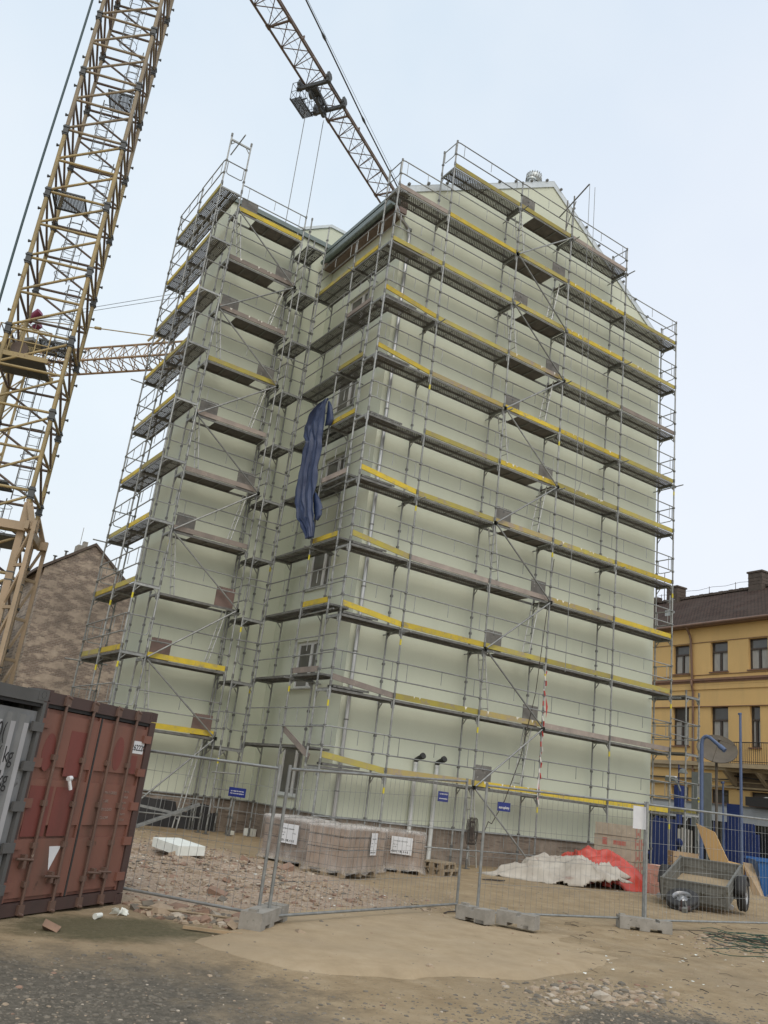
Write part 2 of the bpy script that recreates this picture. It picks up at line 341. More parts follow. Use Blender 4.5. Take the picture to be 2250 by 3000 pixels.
# ------------------------------------------------------------------ mesh helpers
class MB:
    """collects boxes, bars and sheets into one mesh"""
    def __init__(s): s.v = []; s.f = []; s.m = []; s.sm = []
    def add(s, vs, fs, mi=0, smooth=False):
        o = len(s.v); s.v += [tuple(p) for p in vs]
        for f in fs: s.f.append(tuple(o + i for i in f)); s.m.append(mi); s.sm.append(smooth)
    def box(s, a, b, mi=0):
        x0, y0, z0 = a; x1, y1, z1 = b
        s.add([(x0, y0, z0), (x1, y0, z0), (x1, y1, z0), (x0, y1, z0), (x0, y0, z1), (x1, y0, z1), (x1, y1, z1), (x0, y1, z1)],
              [(0, 3, 2, 1), (4, 5, 6, 7), (0, 1, 5, 4), (1, 2, 6, 5), (2, 3, 7, 6), (3, 0, 4, 7)], mi)
    def beam(s, p, q, w, h, mi=0, up=(0, 0, 1)):
        p = Vector(p); q = Vector(q); d = (q - p).normalized(); u = Vector(up)
        if abs(d.dot(u)) > .99: u = Vector((1, 0, 0))
        a = d.cross(u).normalized() * w / 2; b = a.cross(d).normalized() * h / 2
        vs = [p - a - b, p + a - b, p + a + b, p - a + b, q - a - b, q + a - b, q + a + b, q - a + b]
        s.add(vs, [(0, 3, 2, 1), (4, 5, 6, 7), (0, 1, 5, 4), (1, 2, 6, 5), (2, 3, 7, 6), (3, 0, 4, 7)], mi)
    def tube(s, p, q, r, n=6, mi=0, r2=None, cap=True):
        p = Vector(p); q = Vector(q); d = (q - p).normalized(); u = Vector((0, 0, 1))
        if abs(d.z) > .95: u = Vector((1, 0, 0))
        a = d.cross(u).normalized(); b = a.cross(d)
        r2 = r if r2 is None else r2
        vs = [p + (a * math.cos(t) + b * math.sin(t)) * r for t in [2 * math.pi * i / n for i in range(n)]]
        vs += [q + (a * math.cos(t) + b * math.sin(t)) * r2 for t in [2 * math.pi * i / n for i in range(n)]]
        s.add(vs, [(i, i + n, (i + 1) % n + n, (i + 1) % n) for i in range(n)], mi, True)
        if cap: s.add(vs, [tuple(range(n)), tuple(range(2 * n - 1, n - 1, -1))], mi)
    def path(s, pts, r, n=6, mi=0):
        for a, b in zip(pts, pts[1:]): s.tube(a, b, r, n, mi)
    def lathe(s, prof, n=16, mi=0, ax='z', c=(0, 0, 0)):
        vs = []
        for r, h in prof:
            for i in range(n):
                t = 2 * math.pi * i / n; x, y = r * math.cos(t), r * math.sin(t)
                p = {'z': (x, y, h), 'x': (h, x, y), 'y': (y, h, x)}[ax]
                vs.append((p[0] + c[0], p[1] + c[1], p[2] + c[2]))
        k = len(prof)
        s.add(vs, [(j * n + i, j * n + (i + 1) % n, (j + 1) * n + (i + 1) % n, (j + 1) * n + i) for j in range(k - 1) for i in range(n)], mi, True)
    def prism(s, poly, d, mi=0):
        """poly: 3-D outline, extruded by d"""
        n = len(poly); d = Vector(d); a = [Vector(p) for p in poly]; b = [p + d for p in a]
        s.add(a + b, [tuple(range(n - 1, -1, -1)), tuple(range(n, 2 * n))] + [(i, (i + 1) % n, (i + 1) % n + n, i + n) for i in range(n)], mi)
    def xf(s, mtx):
        s.v = [tuple(mtx @ Vector(p)) for p in s.v]; return s
    def mesh(s, name, mats):
        me = bpy.data.meshes.new(name); me.from_pydata(s.v, [], s.f)
        for m in (mats if isinstance(mats, (list, tuple)) else [mats]): me.materials.append(M[m] if isinstance(m, str) else m)
        me.polygons.foreach_set('material_index', s.m); me.polygons.foreach_set('use_smooth', s.sm)
        me.update(); return me

def link(name, me, parent=None, loc=(0, 0, 0), rot=(0, 0, 0)):
    o = bpy.data.objects.new(name, me); C.objects.link(o)
    o.location = loc; o.rotation_euler = rot
    if parent: o.parent = parent
    return o
def tag(o, label, cat, group=None):
    o['label'] = label; o['category'] = cat
    if group: o['group'] = group
    return o
def thing(name, label, cat, loc=(0, 0, 0), rz=0., group=None, rot=None):
    o = bpy.data.objects.new(name, None); C.objects.link(o); o.empty_display_size = .3
    o.location = loc; o.rotation_euler = rot or (0, 0, rz)
    return tag(o, label, cat, group)
def part(name, mb, mats, parent, loc=(0, 0, 0), rot=(0, 0, 0)):
    return link(name, mb if isinstance(mb, bpy.types.Mesh) else mb.mesh(name, mats), parent, loc, rot)
def single(name, mb, mats, label, cat, loc=(0, 0, 0), rz=0., group=None, rot=None):
    return tag(link(name, mb.mesh(name, mats), None, loc, rot or (0, 0, rz)), label, cat, group)
def struct(name, me, mats, kind='structure'):
    o = link(name, me.mesh(name, mats) if isinstance(me, MB) else me); o['kind'] = kind; return o
def text(s, size, mat_name, extrude=.001, align='LEFT', bold=False):
    cu = bpy.data.curves.new('lettering', 'FONT'); cu.body = s; cu.size = size; cu.extrude = extrude; cu.align_x = align
    cu.resolution_u = 3
    if bold: cu.offset = size * .018
    t = bpy.data.objects.new('lettering_source', cu); C.objects.link(t)
    bpy.context.view_layer.update()
    me = bpy.data.meshes.new_from_object(t.evaluated_get(bpy.context.evaluated_depsgraph_get()))
    bpy.data.objects.remove(t); bpy.data.curves.remove(cu)
    me.materials.clear(); me.materials.append(M[mat_name]); return me
def wall_holes(mb, o, U, N, u0, u1, z0, z1, holes, depth, mi=0, mr=None):
    """upright wall sheet in the plane o + u*U + z*Z with real openings and reveals going in along -N"""
    o = Vector(o); U = Vector(U); N = Vector(N)
    us = sorted({u0, u1, *[h[0] for h in holes], *[h[1] for h in holes]}); zs = sorted({z0, z1, *[h[2] for h in holes], *[h[3] for h in holes]})
    P = lambda u, z, d=0: o + U * u + Vector((0, 0, z)) - N * d
    flip = U.cross(Vector((0, 0, 1))).dot(N) < 0
    for a, b in zip(us, us[1:]):
        for c, d in zip(zs, zs[1:]):
            cu, cz = (a + b) / 2, (c + d) / 2
            if any(h[0] < cu < h[1] and h[2] < cz < h[3] for h in holes): continue
            q = [P(a, c), P(b, c), P(b, d), P(a, d)]
            mb.add(q, [(3, 2, 1, 0) if flip else (0, 1, 2, 3)], mi)
    for a, b, c, d in holes:
        for p, q in (((a, c), (b, c)), ((b, c), (b, d)), ((b, d), (a, d)), ((a, d), (a, c))):
            v = [P(*p), P(*q), P(*q, depth), P(*p, depth)]
            mb.add(v, [(0, 1, 2, 3) if flip else (3, 2, 1, 0)], mi if mr is None else mr)

# ------------------------------------------------------------------ camera and light
cam = bpy.data.cameras.new('camera'); co = bpy.data.objects.new('camera', cam); C.objects.link(co)
yaw, pitch, roll = .56279798, .31483093, .12576041
cy, sy, cp, sp = math.cos(yaw), math.sin(yaw), math.cos(pitch), math.sin(pitch)
fw = Vector((sy * cp, cy * cp, sp)); rt = Vector((cy, -sy, 0)); up = rt.cross(fw)
r2 = rt * math.cos(roll) + up * math.sin(roll); u2 = -rt * math.sin(roll) + up * math.cos(roll)
mw = Matrix((r2, u2, -fw)).transposed().to_4x4(); mw.translation = (-11.404, -19.631, -.403)
co.matrix_world = mw
cam.sensor_fit = 'HORIZONTAL'; cam.sensor_width = 36; cam.lens = 2481.27 / 2250 * 36
cam.clip_start = .1; cam.clip_end = 3000
scene.camera = co
scene.view_settings.view_transform = 'Standard'; scene.view_settings.look = 'None'
scene.view_settings.exposure = 0; scene.view_settings.gamma = 1

w = bpy.data.worlds.new('World'); scene.world = w; w.use_nodes = True
nt = w.node_tree; bg = nt.nodes['Background']
sk = nt.nodes.new('ShaderNodeTexSky'); sk.sky_type = 'NISHITA'; sk.sun_disc = False
SUN_EL, SUN_AZ = R(48), R(205)            # a veiled sun behind the camera's left shoulder
sk.sun_elevation = SUN_EL; sk.sun_rotation = SUN_AZ; sk.dust_density = 6; sk.air_density = 1.2; sk.ozone_density = 1
nt.links.new(sk.outputs[0], bg.inputs['Color']); bg.inputs['Strength'].default_value = .05
bg2 = nt.nodes.new('ShaderNodeBackground')      # the closed cloud layer
tcw = nt.nodes.new('ShaderNodeTexCoord'); sp_ = nt.nodes.new('ShaderNodeSeparateXYZ'); nt.links.new(tcw.outputs['Generated'], sp_.inputs[0])
KA = 1.
grad = ramp(nt, sp_.outputs[2], [(0., (.58, .595, .615)), (.18, (.64, .67, .69)), (.42, (.655, .72, .745)), (.62, (.61, .685, .74)), (.95, (.50, .60, .69))])
lav = mth(nt, 'MULTIPLY', ramp(nt, sp_.outputs[0], [(.35, 0.), (.8, 1.)]), .55)
grad = mixc(nt, lav, grad, (.72, .715, .78))
cl = noise_tex(nt, tcw.outputs['Generated'], 2.6, detail=4, rough=.55)
grad = mixc(nt, mth(nt, 'MULTIPLY', ramp(nt, cl, [(.38, 0.), (.66, 1.)]), .5), grad, (.735, .76, .775)); KA = 1.0
nt.links.new(grad, bg2.inputs['Color']); bg2.inputs['Strength'].default_value = 1.12
ad = nt.nodes.new('ShaderNodeAddShader'); nt.links.new(bg.outputs[0], ad.inputs[0]); nt.links.new(bg2.outputs[0], ad.inputs[1])
nt.links.new(ad.outputs[0], nt.nodes['World Output'].inputs['Surface'])
sl = bpy.data.lights.new('sun', 'SUN'); sl.energy = .6; sl.angle = R(25); sl.color = (1, .96, .9)
so = bpy.data.objects.new('sun', sl); C.objects.link(so)
so.rotation_euler = (R(90) - SUN_EL, 0, R(180) - SUN_AZ)
# ------------------------------------------------------------------ scaffolding
TUBE = .0275
cache = {}
def cached(key, fn):
    if key not in cache: cache[key] = fn()
    return cache[key]
W = .73
def frame_mesh(h, foot=False):
    def mk():
        b = MB()
        for y in (0, W):
            b.tube((0, y, -h + (.02 if not foot else 0)), (0, y, .06), TUBE, 8)
            b.tube((0, y, .04), (0, y, .17), TUBE * 1.35, 8, 1)            # spigot sleeve
            for z in (-h + 1.0, -h + .5):
                if z > -h + .3: b.box((-.035, y - .035, z - .035), (.035, y + .035, z + .035), 1)   # rail cups
            if foot:
                b.tube((0, y, -h), (0, y, -h + .25), TUBE * 1.3, 8, 1); b.box((-.075, y - .075, -h), (.075, y + .075, -h + .015), 1)
        b.beam((0, 0, -.075), (0, W, -.075), .05, .06)                      # transom
        b.tube((0, 0, -.30), (0, .17, -.10), .016, 6); b.tube((0, W, -.30), (0, W - .17, -.10), .016, 6)   # gussets
        b.beam((0, .03, -.25), (0, .03, -.08), .006, .12)
        return b.mesh('frame', ['galv', 'coupler'])
    return cached(('frame', round(h, 3), foot), mk)
def deck_mesh(L):
    def mk():
        b = MB()
        for y0 in (.04, .375):
            y1 = y0 + .315
            b.box((.03, y0, -.012), (L - .03, y1, -.008), 0)
            for a, c in ((y0, y0 + .012), (y1 - .012, y1)): b.box((.03, a, -.07), (L - .03, c, -.006), 1)
            for i in range(1, 4):
                x = L * i / 4; b.box((x - .008, y0 + .012, -.03), (x + .008, y1 - .012, -.013), 1)
            for x in (.03, L - .07): b.box((x, y0 + .012, -.06), (x + .04, y1 - .012, -.0125), 1)
        b.box((.03, .357, -.055), (L - .03, .373, -.02), 1)
        return b.mesh('deck', ['deck', 'galv_dark'])
    return cached(('deck', round(L, 3)), mk)
def ply_deck_mesh(L, side):
    """access deck of plywood with a hatch opening at its start (0) or end (1)"""
    def mk():
        b = MB(); h0, h1 = (.12, .74) if side == 0 else (L - .74, L - .12)
        for a, c in ((.03, h0), (h1, L - .03)):
            if c - a > .02: b.box((a, .06, -.03), (c, W - .06, -.008), 0)
        b.box((h0, .06, -.03), (h1, .10, -.008), 0)
        for a, c in ((.04, .06), (W - .06, W - .04)): b.box((.03, a, -.075), (L - .03, c, -.004), 1)
        for i in range(5):
            x = .12 + (L - .24) * i / 4
            if h0 - .03 < x < h1 + .03: continue
            b.box((x - .02, .06, -.06), (x + .02, W - .06, -.031), 1)
        # bow-shaped stiffener seen from below
        return b.mesh('deck', ['ply_dark', 'galv_dark'])
    return cached(('ply', round(L, 3), side), mk)
def hatch_mesh():
    def mk():
        b = MB(); b.box((0, 0, 0), (.62, .022, .62)); b.box((.27, -.012, .47), (.33, 0, .53), 1)
        for i in range(7):
            x = .06 + .083 * i; b.box((x, -.002, .613 - .02 * (i % 2)), (x + .05, .024, .626), 0)
        return b.mesh('hatch', ['hatch', 'coupler'])
    return cached('hatch', mk)
def ladder_mesh(h, lean):
    def mk():
        b = MB()
        for y in (.14, .46): b.tube((0, y, -.02), (lean, y, -h + .03), .021, 6)
        n = int(h / .28)
        for i in range(1, n):
            t = i / n; b.tube((lean * t, .14, -h * t), (lean * t, .46, -h * t), .017, 6)
        return b.mesh('ladder', 'alu')
    return cached(('ladder', round(h, 2), round(lean, 2)), mk)
def rail_mesh(L, single_rail=False):
    def mk():
        b = MB()
        for z in ((1.0,) if single_rail else (1.0, .5)):
            b.path([(.0, -.03, z - .01), (.10, -.045, z), (L - .10, -.045, z), (L, -.03, z - .01)], .020, 6)
        for t in (.10, .5, .90): b.tube((L * t, -.045, 1.0), (L * t, -.045, .62 if t == .5 else .5), .011, 5)
        return b.mesh('guard_rail', ['galv'])
    return cached(('rail', round(L, 3), single_rail), mk)
def end_guard_mesh():
    def mk():
        b = MB(); b.tube((0, .0, 1.0), (0, W, 1.0), .020, 6)
        pts = [(0, .07, 1.0), (0, .07, .58), (0, .10, .52), (0, .16, .5), (0, W - .16, .5), (0, W - .10, .52), (0, W - .07, .58), (0, W - .07, 1.0)]
        b.path(pts, .016, 6); return b.mesh('end_guard', ['galv'])
    return cached('eg', mk)
def toe_mesh(L, kind, drip=0, raise_=0.):
    def mk():
        b = MB(); dz = raise_
        vs = [(.03, .02, .01 + dz), (L - .03, .02, .01), (L - .03, .05, .01), (.03, .05, .01 + dz), (.03, .02, .165 + dz), (L - .03, .02, .165), (L - .03, .05, .165), (.03, .05, .165 + dz)]
        b.add(vs, [(0, 3, 2, 1), (4, 5, 6, 7), (0, 1, 5, 4), (1, 2, 6, 5), (2, 3, 7, 6), (3, 0, 4, 7)])
        for x in (.03, L - .035): b.box((x, .012, .02 + (dz if x < 1 else 0)), (x + .005, .055, .16 + (dz if x < 1 else 0)), 2)
        r = random.Random(drip)
        for i in range(drip and 3 + drip % 4):
            x = r.uniform(.3, L - .3); wd = r.uniform(.02, .06); hh = r.uniform(.03, .11); z = .166 + dz * (1 - x / L)
            b.prism([(x - wd, .0185, z), (x + wd, .0185, z), (x + wd * .3, .0185, z - hh * .6), (x, .0185, z - hh)], (0, -.003, 0), 1)
        return b.mesh('toe_board', ['toe_' + kind, 'plaster_drip', 'galv_dark'])
    return cached(('toe', round(L, 3), kind, drip, raise_), mk)
KIND = dict(y='yellow', o='olive', w='worn', g='grey')

class Scaffold:
    """run along local +X, wall side on local +Y"""
    def __init__(s, label, origin, ang, st, lv, top=None):
        s.root = thing('scaffold', label, 'scaffold', (origin[0], origin[1], G), 0, 'scaffolds round the apartment building')
        s.o = Vector((origin[0], origin[1], 0)); s.ang = ang; s.st = st; s.lv = lv
    def put(s, name, me, x, z, y=0., rz=0., flip=False):
        c, n = math.cos(s.ang), math.sin(s.ang)
        return link(name, me, s.root, (c * x - n * y, n * x + c * y, z - G), (0, 0, s.ang + rz))
    def bay(s, i): return s.st[i + 1] - s.st[i]
    def frames(s, js, i0=0, i1=None):
        lv = s.lv; i1 = len(lv) if i1 is None else i1
        for j in js:
            for i in range(i0, i1):
                h = lv[i] - (lv[i - 1] if i else G)
                s.put('frame', frame_mesh(h, i == 0), s.st[j], lv[i])
    def end_posts(s, j, z, h=1.06, both=True, inner=False):
        for y in ((0, W) if both else ((W,) if inner else (0,))):
            s.put('guard_post', cached(('gp', h), lambda: s._gp(h)), s.st[j], z, y)
    def _gp(s, h):
        b = MB()
        for y in (0,):
            b.tube((0, y, .05), (0, y, h), TUBE, 8); b.tube((0, y, h - .07), (0, y, h + .02), TUBE * 1.3, 8, 1)
            b.box((-.035, y - .035, .47), (.035, y + .035, .53), 1)
        return b.mesh('guard_post', ['galv', 'coupler'])
    def deck(s, i, z): s.put('deck', deck_mesh(s.bay(i)), s.st[i], z)
    def access(s, i, z, side, below, brown=False, ladder=True):
        L = s.bay(i); s.put('deck', ply_deck_mesh(L, side), s.st[i], z)
        x = s.st[i] + (.12 if side == 0 else L - .74)
        o = s.put('hatch', hatch_mesh(), x, z - .005, .10)
        if brown:
            o.data = cached('hatchb', lambda: hatch_mesh().copy()); o.data.materials[0] = M['hatch_brown']
        if ladder:
            ln = .34 if side == 0 else -.34
            s.put('ladder', ladder_mesh(z - below, ln), x + (.1 if side == 0 else .5), z - .01, .08)
    def rail(s, i, z, single_rail=False):
        o = s.put('guard_rail', rail_mesh(s.bay(i), single_rail), s.st[i], z + rnd.uniform(-.012, .012)); o.rotation_euler[1] = rnd.uniform(-.004, .004)
    def toe(s, i, z, k, drip=0, raise_=0.):                # hand-placed boards: a little askew each
        o = s.put('toe_board', toe_mesh(s.bay(i), KIND[k], drip, raise_), s.st[i] + rnd.uniform(-.02, .02), z + rnd.uniform(0, .012))
        o.rotation_euler[1] = rnd.uniform(-.005, .005); o.rotation_euler[0] = rnd.uniform(-.08, .05)
    def eguard(s, j, z, dx=0.): s.put('end_guard', end_guard_mesh(), s.st[j] + dx, z)
    def brace(s, ja, za, jb, zb):
        b = MB(); L = s.st[jb] - s.st[ja]; b.tube((0, -.06, -.03), (L, -.06, zb - za - .03), .026, 8)
        for p in ((0, -.05, -.03), (L, -.05, zb - za - .03)): b.box((p[0] - .05, -.085, p[2] - .05), (p[0] + .05, -.02, p[2] + .05), 1)
        s.put('diagonal_brace', b.mesh('diagonal_brace', ['galv', 'coupler']), s.st[ja], za)
    def tie(s, j, z, a=-.38, c=1.0, dx=.05):
        b = cached(('tie', a, c), lambda: s._tie(a, c)); s.put('wall_tie', b, s.st[j] + dx, z - .13)
    def _tie(s, a, c):
        b = MB(); b.tube((0, a, 0), (0, c, .0), .0225, 8)
        for y in (0, W): b.box((-.07, y - .04, -.045), (.03, y + .04, .045), 1)
        return b.mesh('wall_tie', ['galv', 'coupler'])
    def loose_tube(s, p, q, r=.0225):
        b = MB(); b.tube(p, q, r, 8); s.put('tube', b.mesh('tube', ['galv']), 0, G)
    def mark(s, j, z):
        b = cached('mark', lambda: s._mark()); s.put('paint_mark', b, s.st[j], z)
    def _mark(s):
        b = MB(); b.tube((0, 0, 0), (0, 0, .16), TUBE * 1.06, 8); return b.mesh('paint_mark', 'tag_yellow')

# --- gable side: five bays, ten levels and a short eleventh
gl = [2.0 * k for k in range(10)]
A = Scaffold('tall grey scaffold across the wide windowless gable wall, five bays with yellow toe boards', (0, 0), 0,
             [0, 2.07, 5.14, 7.71, 10.78, 13.85], gl)
A.frames(range(6))
A2 = dict(zip(range(6), [20.0] * 6))
for j in (1, 2, 3, 4): A.put('frame', frame_mesh(2.0), A.st[j], 20.0)
toes = {1: 'owyyy', 2: 'gowgg', 3: 'yyooo', 4: 'oggwy', 5: 'yowoy', 6: '-oyoo', 7: 'ywyyo', 8: 'yowog', 9: 'oooyo', 10: 'gyoyo'}
drips = {(1, 2): 2, (2, 1): 4, (2, 2): 5, (4, 3): 1, (5, 3): 2, (6, 2): 3, (6, 3): 6, (7, 3): 4, (8, 2): 5, (9, 3): 3, (9, 4): 7, (10, 3): 5}
for L in range(1, 11):
    z = gl[L - 1]; side = 0 if L % 2 else 1
    for i in range(5):
        if i == 2: A.access(2, z, side, z - 2 if L > 1 else G, brown=False)
        else: A.deck(i, z)
        k = toes[L][i]
        if k != '-': A.toe(i, z, k, drips.get((L, i), 0), .2 if i == 0 and L in (1, 2, 3, 4, 5, 7, 8) else 0.)
        A.rail(i, z)
    A.eguard(5, z); A.eguard(0, z)
A.access(2, 20.0, 0, 18.0)
for i, k in ((1, 'o'), (2, 'o'), (3, 'g')):
    if i != 2: A.deck(i, 20.0)
    A.toe(i, 20.0, k); A.rail(i, 20.0)
A.eguard(1, 20.0); A.eguard(4, 20.0)
for i in (0, 1, 2): A.rail(i, G - .02)
for j in (0, 5): A.end_posts(j, 18.0)
for j in (1, 4): A.end_posts(j, 20.0)
for j in (2, 3): A.end_posts(j, 20.0, both=False)
for ja, a, jb, b_ in [(2, 10, 3, 11), (2, 10, 3, 9), (2, 9, 3, 8), (3, 8, 2, 7), (2, 7, 3, 6), (3, 6, 2, 5), (2, 5, 3, 4), (3, 4, 2, 3), (2, 3, 3, 2), (3, 2, 2, 1), (2, 1, 3, 0)]:
    A.brace(ja, 2.0 * (a - 1), jb, 2.0 * (b_ - 1) if b_ else G + .15)
for j, L in [(2, 11), (3, 11), (4, 11), (2, 9), (4, 9), (3, 8), (1, 8), (2, 7), (4, 7), (3, 6), (5, 7), (1, 5), (4, 5), (3, 5), (5, 3), (1, 3), (2, 3)]:
    A.tie(j, 2.0 * (L - 1))
for j in range(6):
    for L in (1, 2, 3, 5, 7): 
        if (j * 3 + L) % 2 == 0: A.mark(j, 2.0 * (L - 1) - .5)
# short steel planks bridging the corner between the two runs
for L in range(1, 10):
    b = MB(); b.box((0, 0, 0), (1.15, .3, .004), 0)
    for y in (0, .29): b.box((0, y, -.055), (1.15, y + .01, .006), 1)
    for i in range(5): b.box((.1 + .22 * i, -.012, -.035), (.15 + .22 * i, -.001, -.015), 1)
    A.put('corner_plank', b.mesh('corner_plank', ['deck', 'galv_dark']), .12, gl[L - 1] + .075, .06)
# hoist arm with a rope on the top deck
b = MB(); b.tube((7.74, .35, 20.05), (7.74, .35, 21.9), TUBE, 8); b.tube((7.74, .0, 20.05), (7.74, .0, 21.9), TUBE, 8)
b.tube((7.74, .78, 21.35), (7.74, -.75, 22.0), TUBE, 8); b.tube((7.74, .35, 20.6), (7.74, -.1, 21.6), .018, 8)
A.put('hoist_arm', b.mesh('hoist_arm', ['galv_dark']), 0, 0)

# --- courtyard side: two bays between the corner and the stair wing
wl = [.47 + 1.95 * k for k in range(10)]
B = Scaffold('short two-bay scaffold in front of the wall with the windows, left of the corner', (0, 4.87), R(-90), [0, 2.57, 4.14], wl[:9])
B.frames((0, 1))
B.frames((2,), 0, 0)
ts = {9: 'oy', 8: '-g', 7: '-o', 6: '-y', 5: '-g', 4: '-y', 3: '-y', 2: '-g', 1: '--'}
for L in range(1, 10):
    z = wl[L - 1]
    for i in (0, 1):
        B.deck(i, z)
        if ts[L][i] != '-': B.toe(i, z, ts[L][i])
        B.rail(i, z)
    if L < 6:                                               # guard rails that run on past the corner
        B.loose_tube((4.05, -.05, z - G + 1.0), (4.98, -.05, z - G + 1.0), .0165); B.loose_tube((4.05, -.05, z - G + .5), (4.95, -.05, z - G + .5), .0165)
    if L in (5, 3): B.loose_tube((2.2, .15, z - G - .2), (4.2, .15, z - G - .16))
b = MB(); b.beam((2.57, .03, wl[0] - G + .42), (4.2, .03, wl[0] - G - .28), .03, .16); B.put('toe_board', b.mesh('toe_board', ['toe_grey']), 0, G)
for j in (0, 1): B.end_posts(j, wl[8], both=False)
for L in (9, 7, 4, 2): B.tie(1, wl[L - 1], -.25, .98)
for j in (0, 1):
    for L in (2, 4): B.mark(j, wl[L - 1] - .5)

# --- narrow link between courtyard and wing scaffolds
nl = [.25 + 1.95 * k for k in range(10)]
D_ = Scaffold('narrow single-bay scaffold tower in the inner corner between wing and gable block', (-.80, 5.61), R(-90), [0, 1.09], nl)
D_.frames((0, 1))
for L in range(1, 11):
    D_.deck(0, nl[L - 1])
    if L < 10: D_.eguard(1, nl[L - 1])
    if L % 2: D_.rail(0, nl[L - 1])
D_.end_posts(1, nl[9]); D_.end_posts(0, nl[9])
D_.eguard(1, G + .25); 
for L in (1, 3, 4, 5, 8): D_.loose_tube((1.1, -.12, nl[L - 1] - G - .75), (1.12, .75, nl[L - 1] - G - .72))
for L in (1, 3): D_.mark(1, nl[L - 1] - .5)

# --- stair wing front: one access bay
E_ = Scaffold('one-bay access scaffold with ladders and hatches on the front of the stair wing', (-3.47, 4.85), 0, [0, 2.57], wl)
E_.frames((0, 1))
tw = {10: 'y', 9: 'g', 8: 'g', 7: 'o', 6: 'g', 5: 'g', 4: 'g', 3: '-', 2: 'y', 1: 'y'}
for L in range(1, 11):
    z = wl[L - 1]; side = 0 if L % 2 == 0 else 1
    E_.access(0, z, side, wl[L - 2] if L > 1 else G, brown=L in (1, 2, 3))
    if tw[L] != '-': E_.toe(0, z, tw[L], 2 if L in (9, 8) else 0)
    E_.rail(0, z)
E_.rail(0, G - .1)
E_.end_posts(1, wl[9], both=False)
nodes = [(0 if L % 2 == 0 else 1, wl[L - 1] if L else G + .1) for L in range(10, -1, -1)]
for (ja, a), (jb, b_) in zip(nodes, nodes[1:]): E_.brace(ja, a, jb, b_)
for L in (9, 7, 5, 3, 8): E_.tie(1, wl[L - 1], -.2, .98)
for L in (2, 4): E_.mark(0, wl[L - 1] - .5)

# --- stair wing end wall
F_ = Scaffold('tall leaning-looking scaffold on the end wall of the stair wing, at the left', (-4.45, 8.19), R(-90), [0, 2.07, 4.14], wl)
F_.frames((0, 1, 2))
for L in range(1, 11):
    z = wl[L - 1]
    for i in (0, 1):
        F_.deck(i, z); F_.toe(i, z, 'oy'[(L + i) % 2] if L < 10 else 'o'); F_.rail(i, z)
    F_.eguard(2, z); F_.eguard(0, z)
    if L in (7, 4, 2): F_.loose_tube((.02, -.45, z - G - .12), (.02, .9, z - G - .1))
F_.put('frame', frame_mesh(1.95), F_.st[2], wl[9] + 1.95)
F_.end_posts(1, wl[9], both=False); F_.end_posts(0, wl[9])
F_.loose_tube((4.95, .2, wl[9] - G + 1.62), (3.45, .3, wl[9] - G + 1.85))
for i in (0, 1): F_.rail(i, G - .1)
for L in (1, 2, 3): F_.mark(2, wl[L - 1] - .5); F_.mark(1, wl[L - 1] - .5)
# --- right-hand return
H_ = Scaffold('low three-level scaffold round the right-hand corner, in front of the ochre house', (15.42, 0), R(90), [0, 2.57, 5.14], [.1, 2.12, 4.12])
H_.frames((0, 1, 2))
for L, z in enumerate(H_.lv):
    for i in (0, 1):
        H_.deck(i, z)
        if L < 2: H_.rail(i, z)
    if L < 2: H_.eguard(0, z)
    if L == 0: H_.toe(0, z, 'o')
for z in (.1, 2.12): H_.loose_tube((-.05, .76, z - G + 1.0), (-.05, 1.6, z - G + 1.05), .0165); H_.loose_tube((-.05, .76, z - G + .5), (-.05, 1.6, z - G + .52), .0165)
for j in (0,): H_.mark(j, .5)
# ------------------------------------------------------------------ the apartment building
X0, X1, Y0, YB, EAVE = 1.0, 14.1, 1.03, 13.0, 18.6
WX, WY, WT = -3.40, 5.85, 19.1            # stair wing: left end, front plane, top
PL = -1.22
ab = thing('apartment_building', 'tall pale green apartment building with gable wall and stair wing behind the scaffolds', 'building', (X0, Y0, G))
def bp(name, mb, mats, parent=ab):
    mb.v = [(x - X0, y - Y0, z - G) for x, y, z in mb.v]; return part(name, mb, mats, parent)
AP, AX = 22.85, 7.55
b = MB()
# gable wall
b.add([(X0, Y0, PL), (X1, Y0, PL), (X1, Y0, EAVE), (AX, Y0, AP), (X0, Y0, EAVE + .35)], [(0, 1, 2, 3, 4)])
b.add([(X1, Y0, PL), (X1, YB, PL), (X1, YB, EAVE), (X1, Y0, EAVE)], [(0, 1, 2, 3)])
b.add([(X0, YB, PL), (X1, YB, PL), (X1, YB, EAVE), (AX, YB, AP), (X0, YB, EAVE + .35)], [(4, 3, 2, 1, 0)])
heads = [.55 + 3.1 * k for k in range(6)]
holes = [(2.75, 4.15, h - 1.45, h) for h in heads]
holes = [(a - Y0, c - Y0, z0, z1) for a, c, z0, z1 in holes]
wall_holes(b, (X0, Y0, 0), (0, 1, 0), (-1, 0, 0), 0, WY - Y0, PL, EAVE + .35, holes, .22)
bp('wall', b, ['render_green'])
b = MB()                                   # stair wing
b.add([(WX, WY, PL), (X0, WY, PL), (X0, WY, WT), (WX, WY, WT)], [(0, 1, 2, 3)])
b.add([(WX, WY, PL), (WX, 7.75, PL), (WX, 7.75, WT), (WX, WY, WT)], [(3, 2, 1, 0)])
b.add([(WX, 7.75, PL), (X0, 7.75, PL), (X0, 7.75, WT), (WX, 7.75, WT)], [(3, 2, 1, 0)])
b.add([(WX, WY, WT), (X0, WY, WT), (X0, 7.75, WT), (WX, 7.75, WT)], [(0, 1, 2, 3)])
bp('stair_wing', b, ['render_green'])
b = MB()                                   # lift housing behind the wing
b.prism([(-.9, 6.6, WT), (4.5, 6.6, WT), (4.5, 6.6, 20.55), (.97, 6.6, 20.55), (-.9, 6.6, 19.35)], (0, 3, 0))
bp('roof_housing', b, ['render_green'])
b = MB()
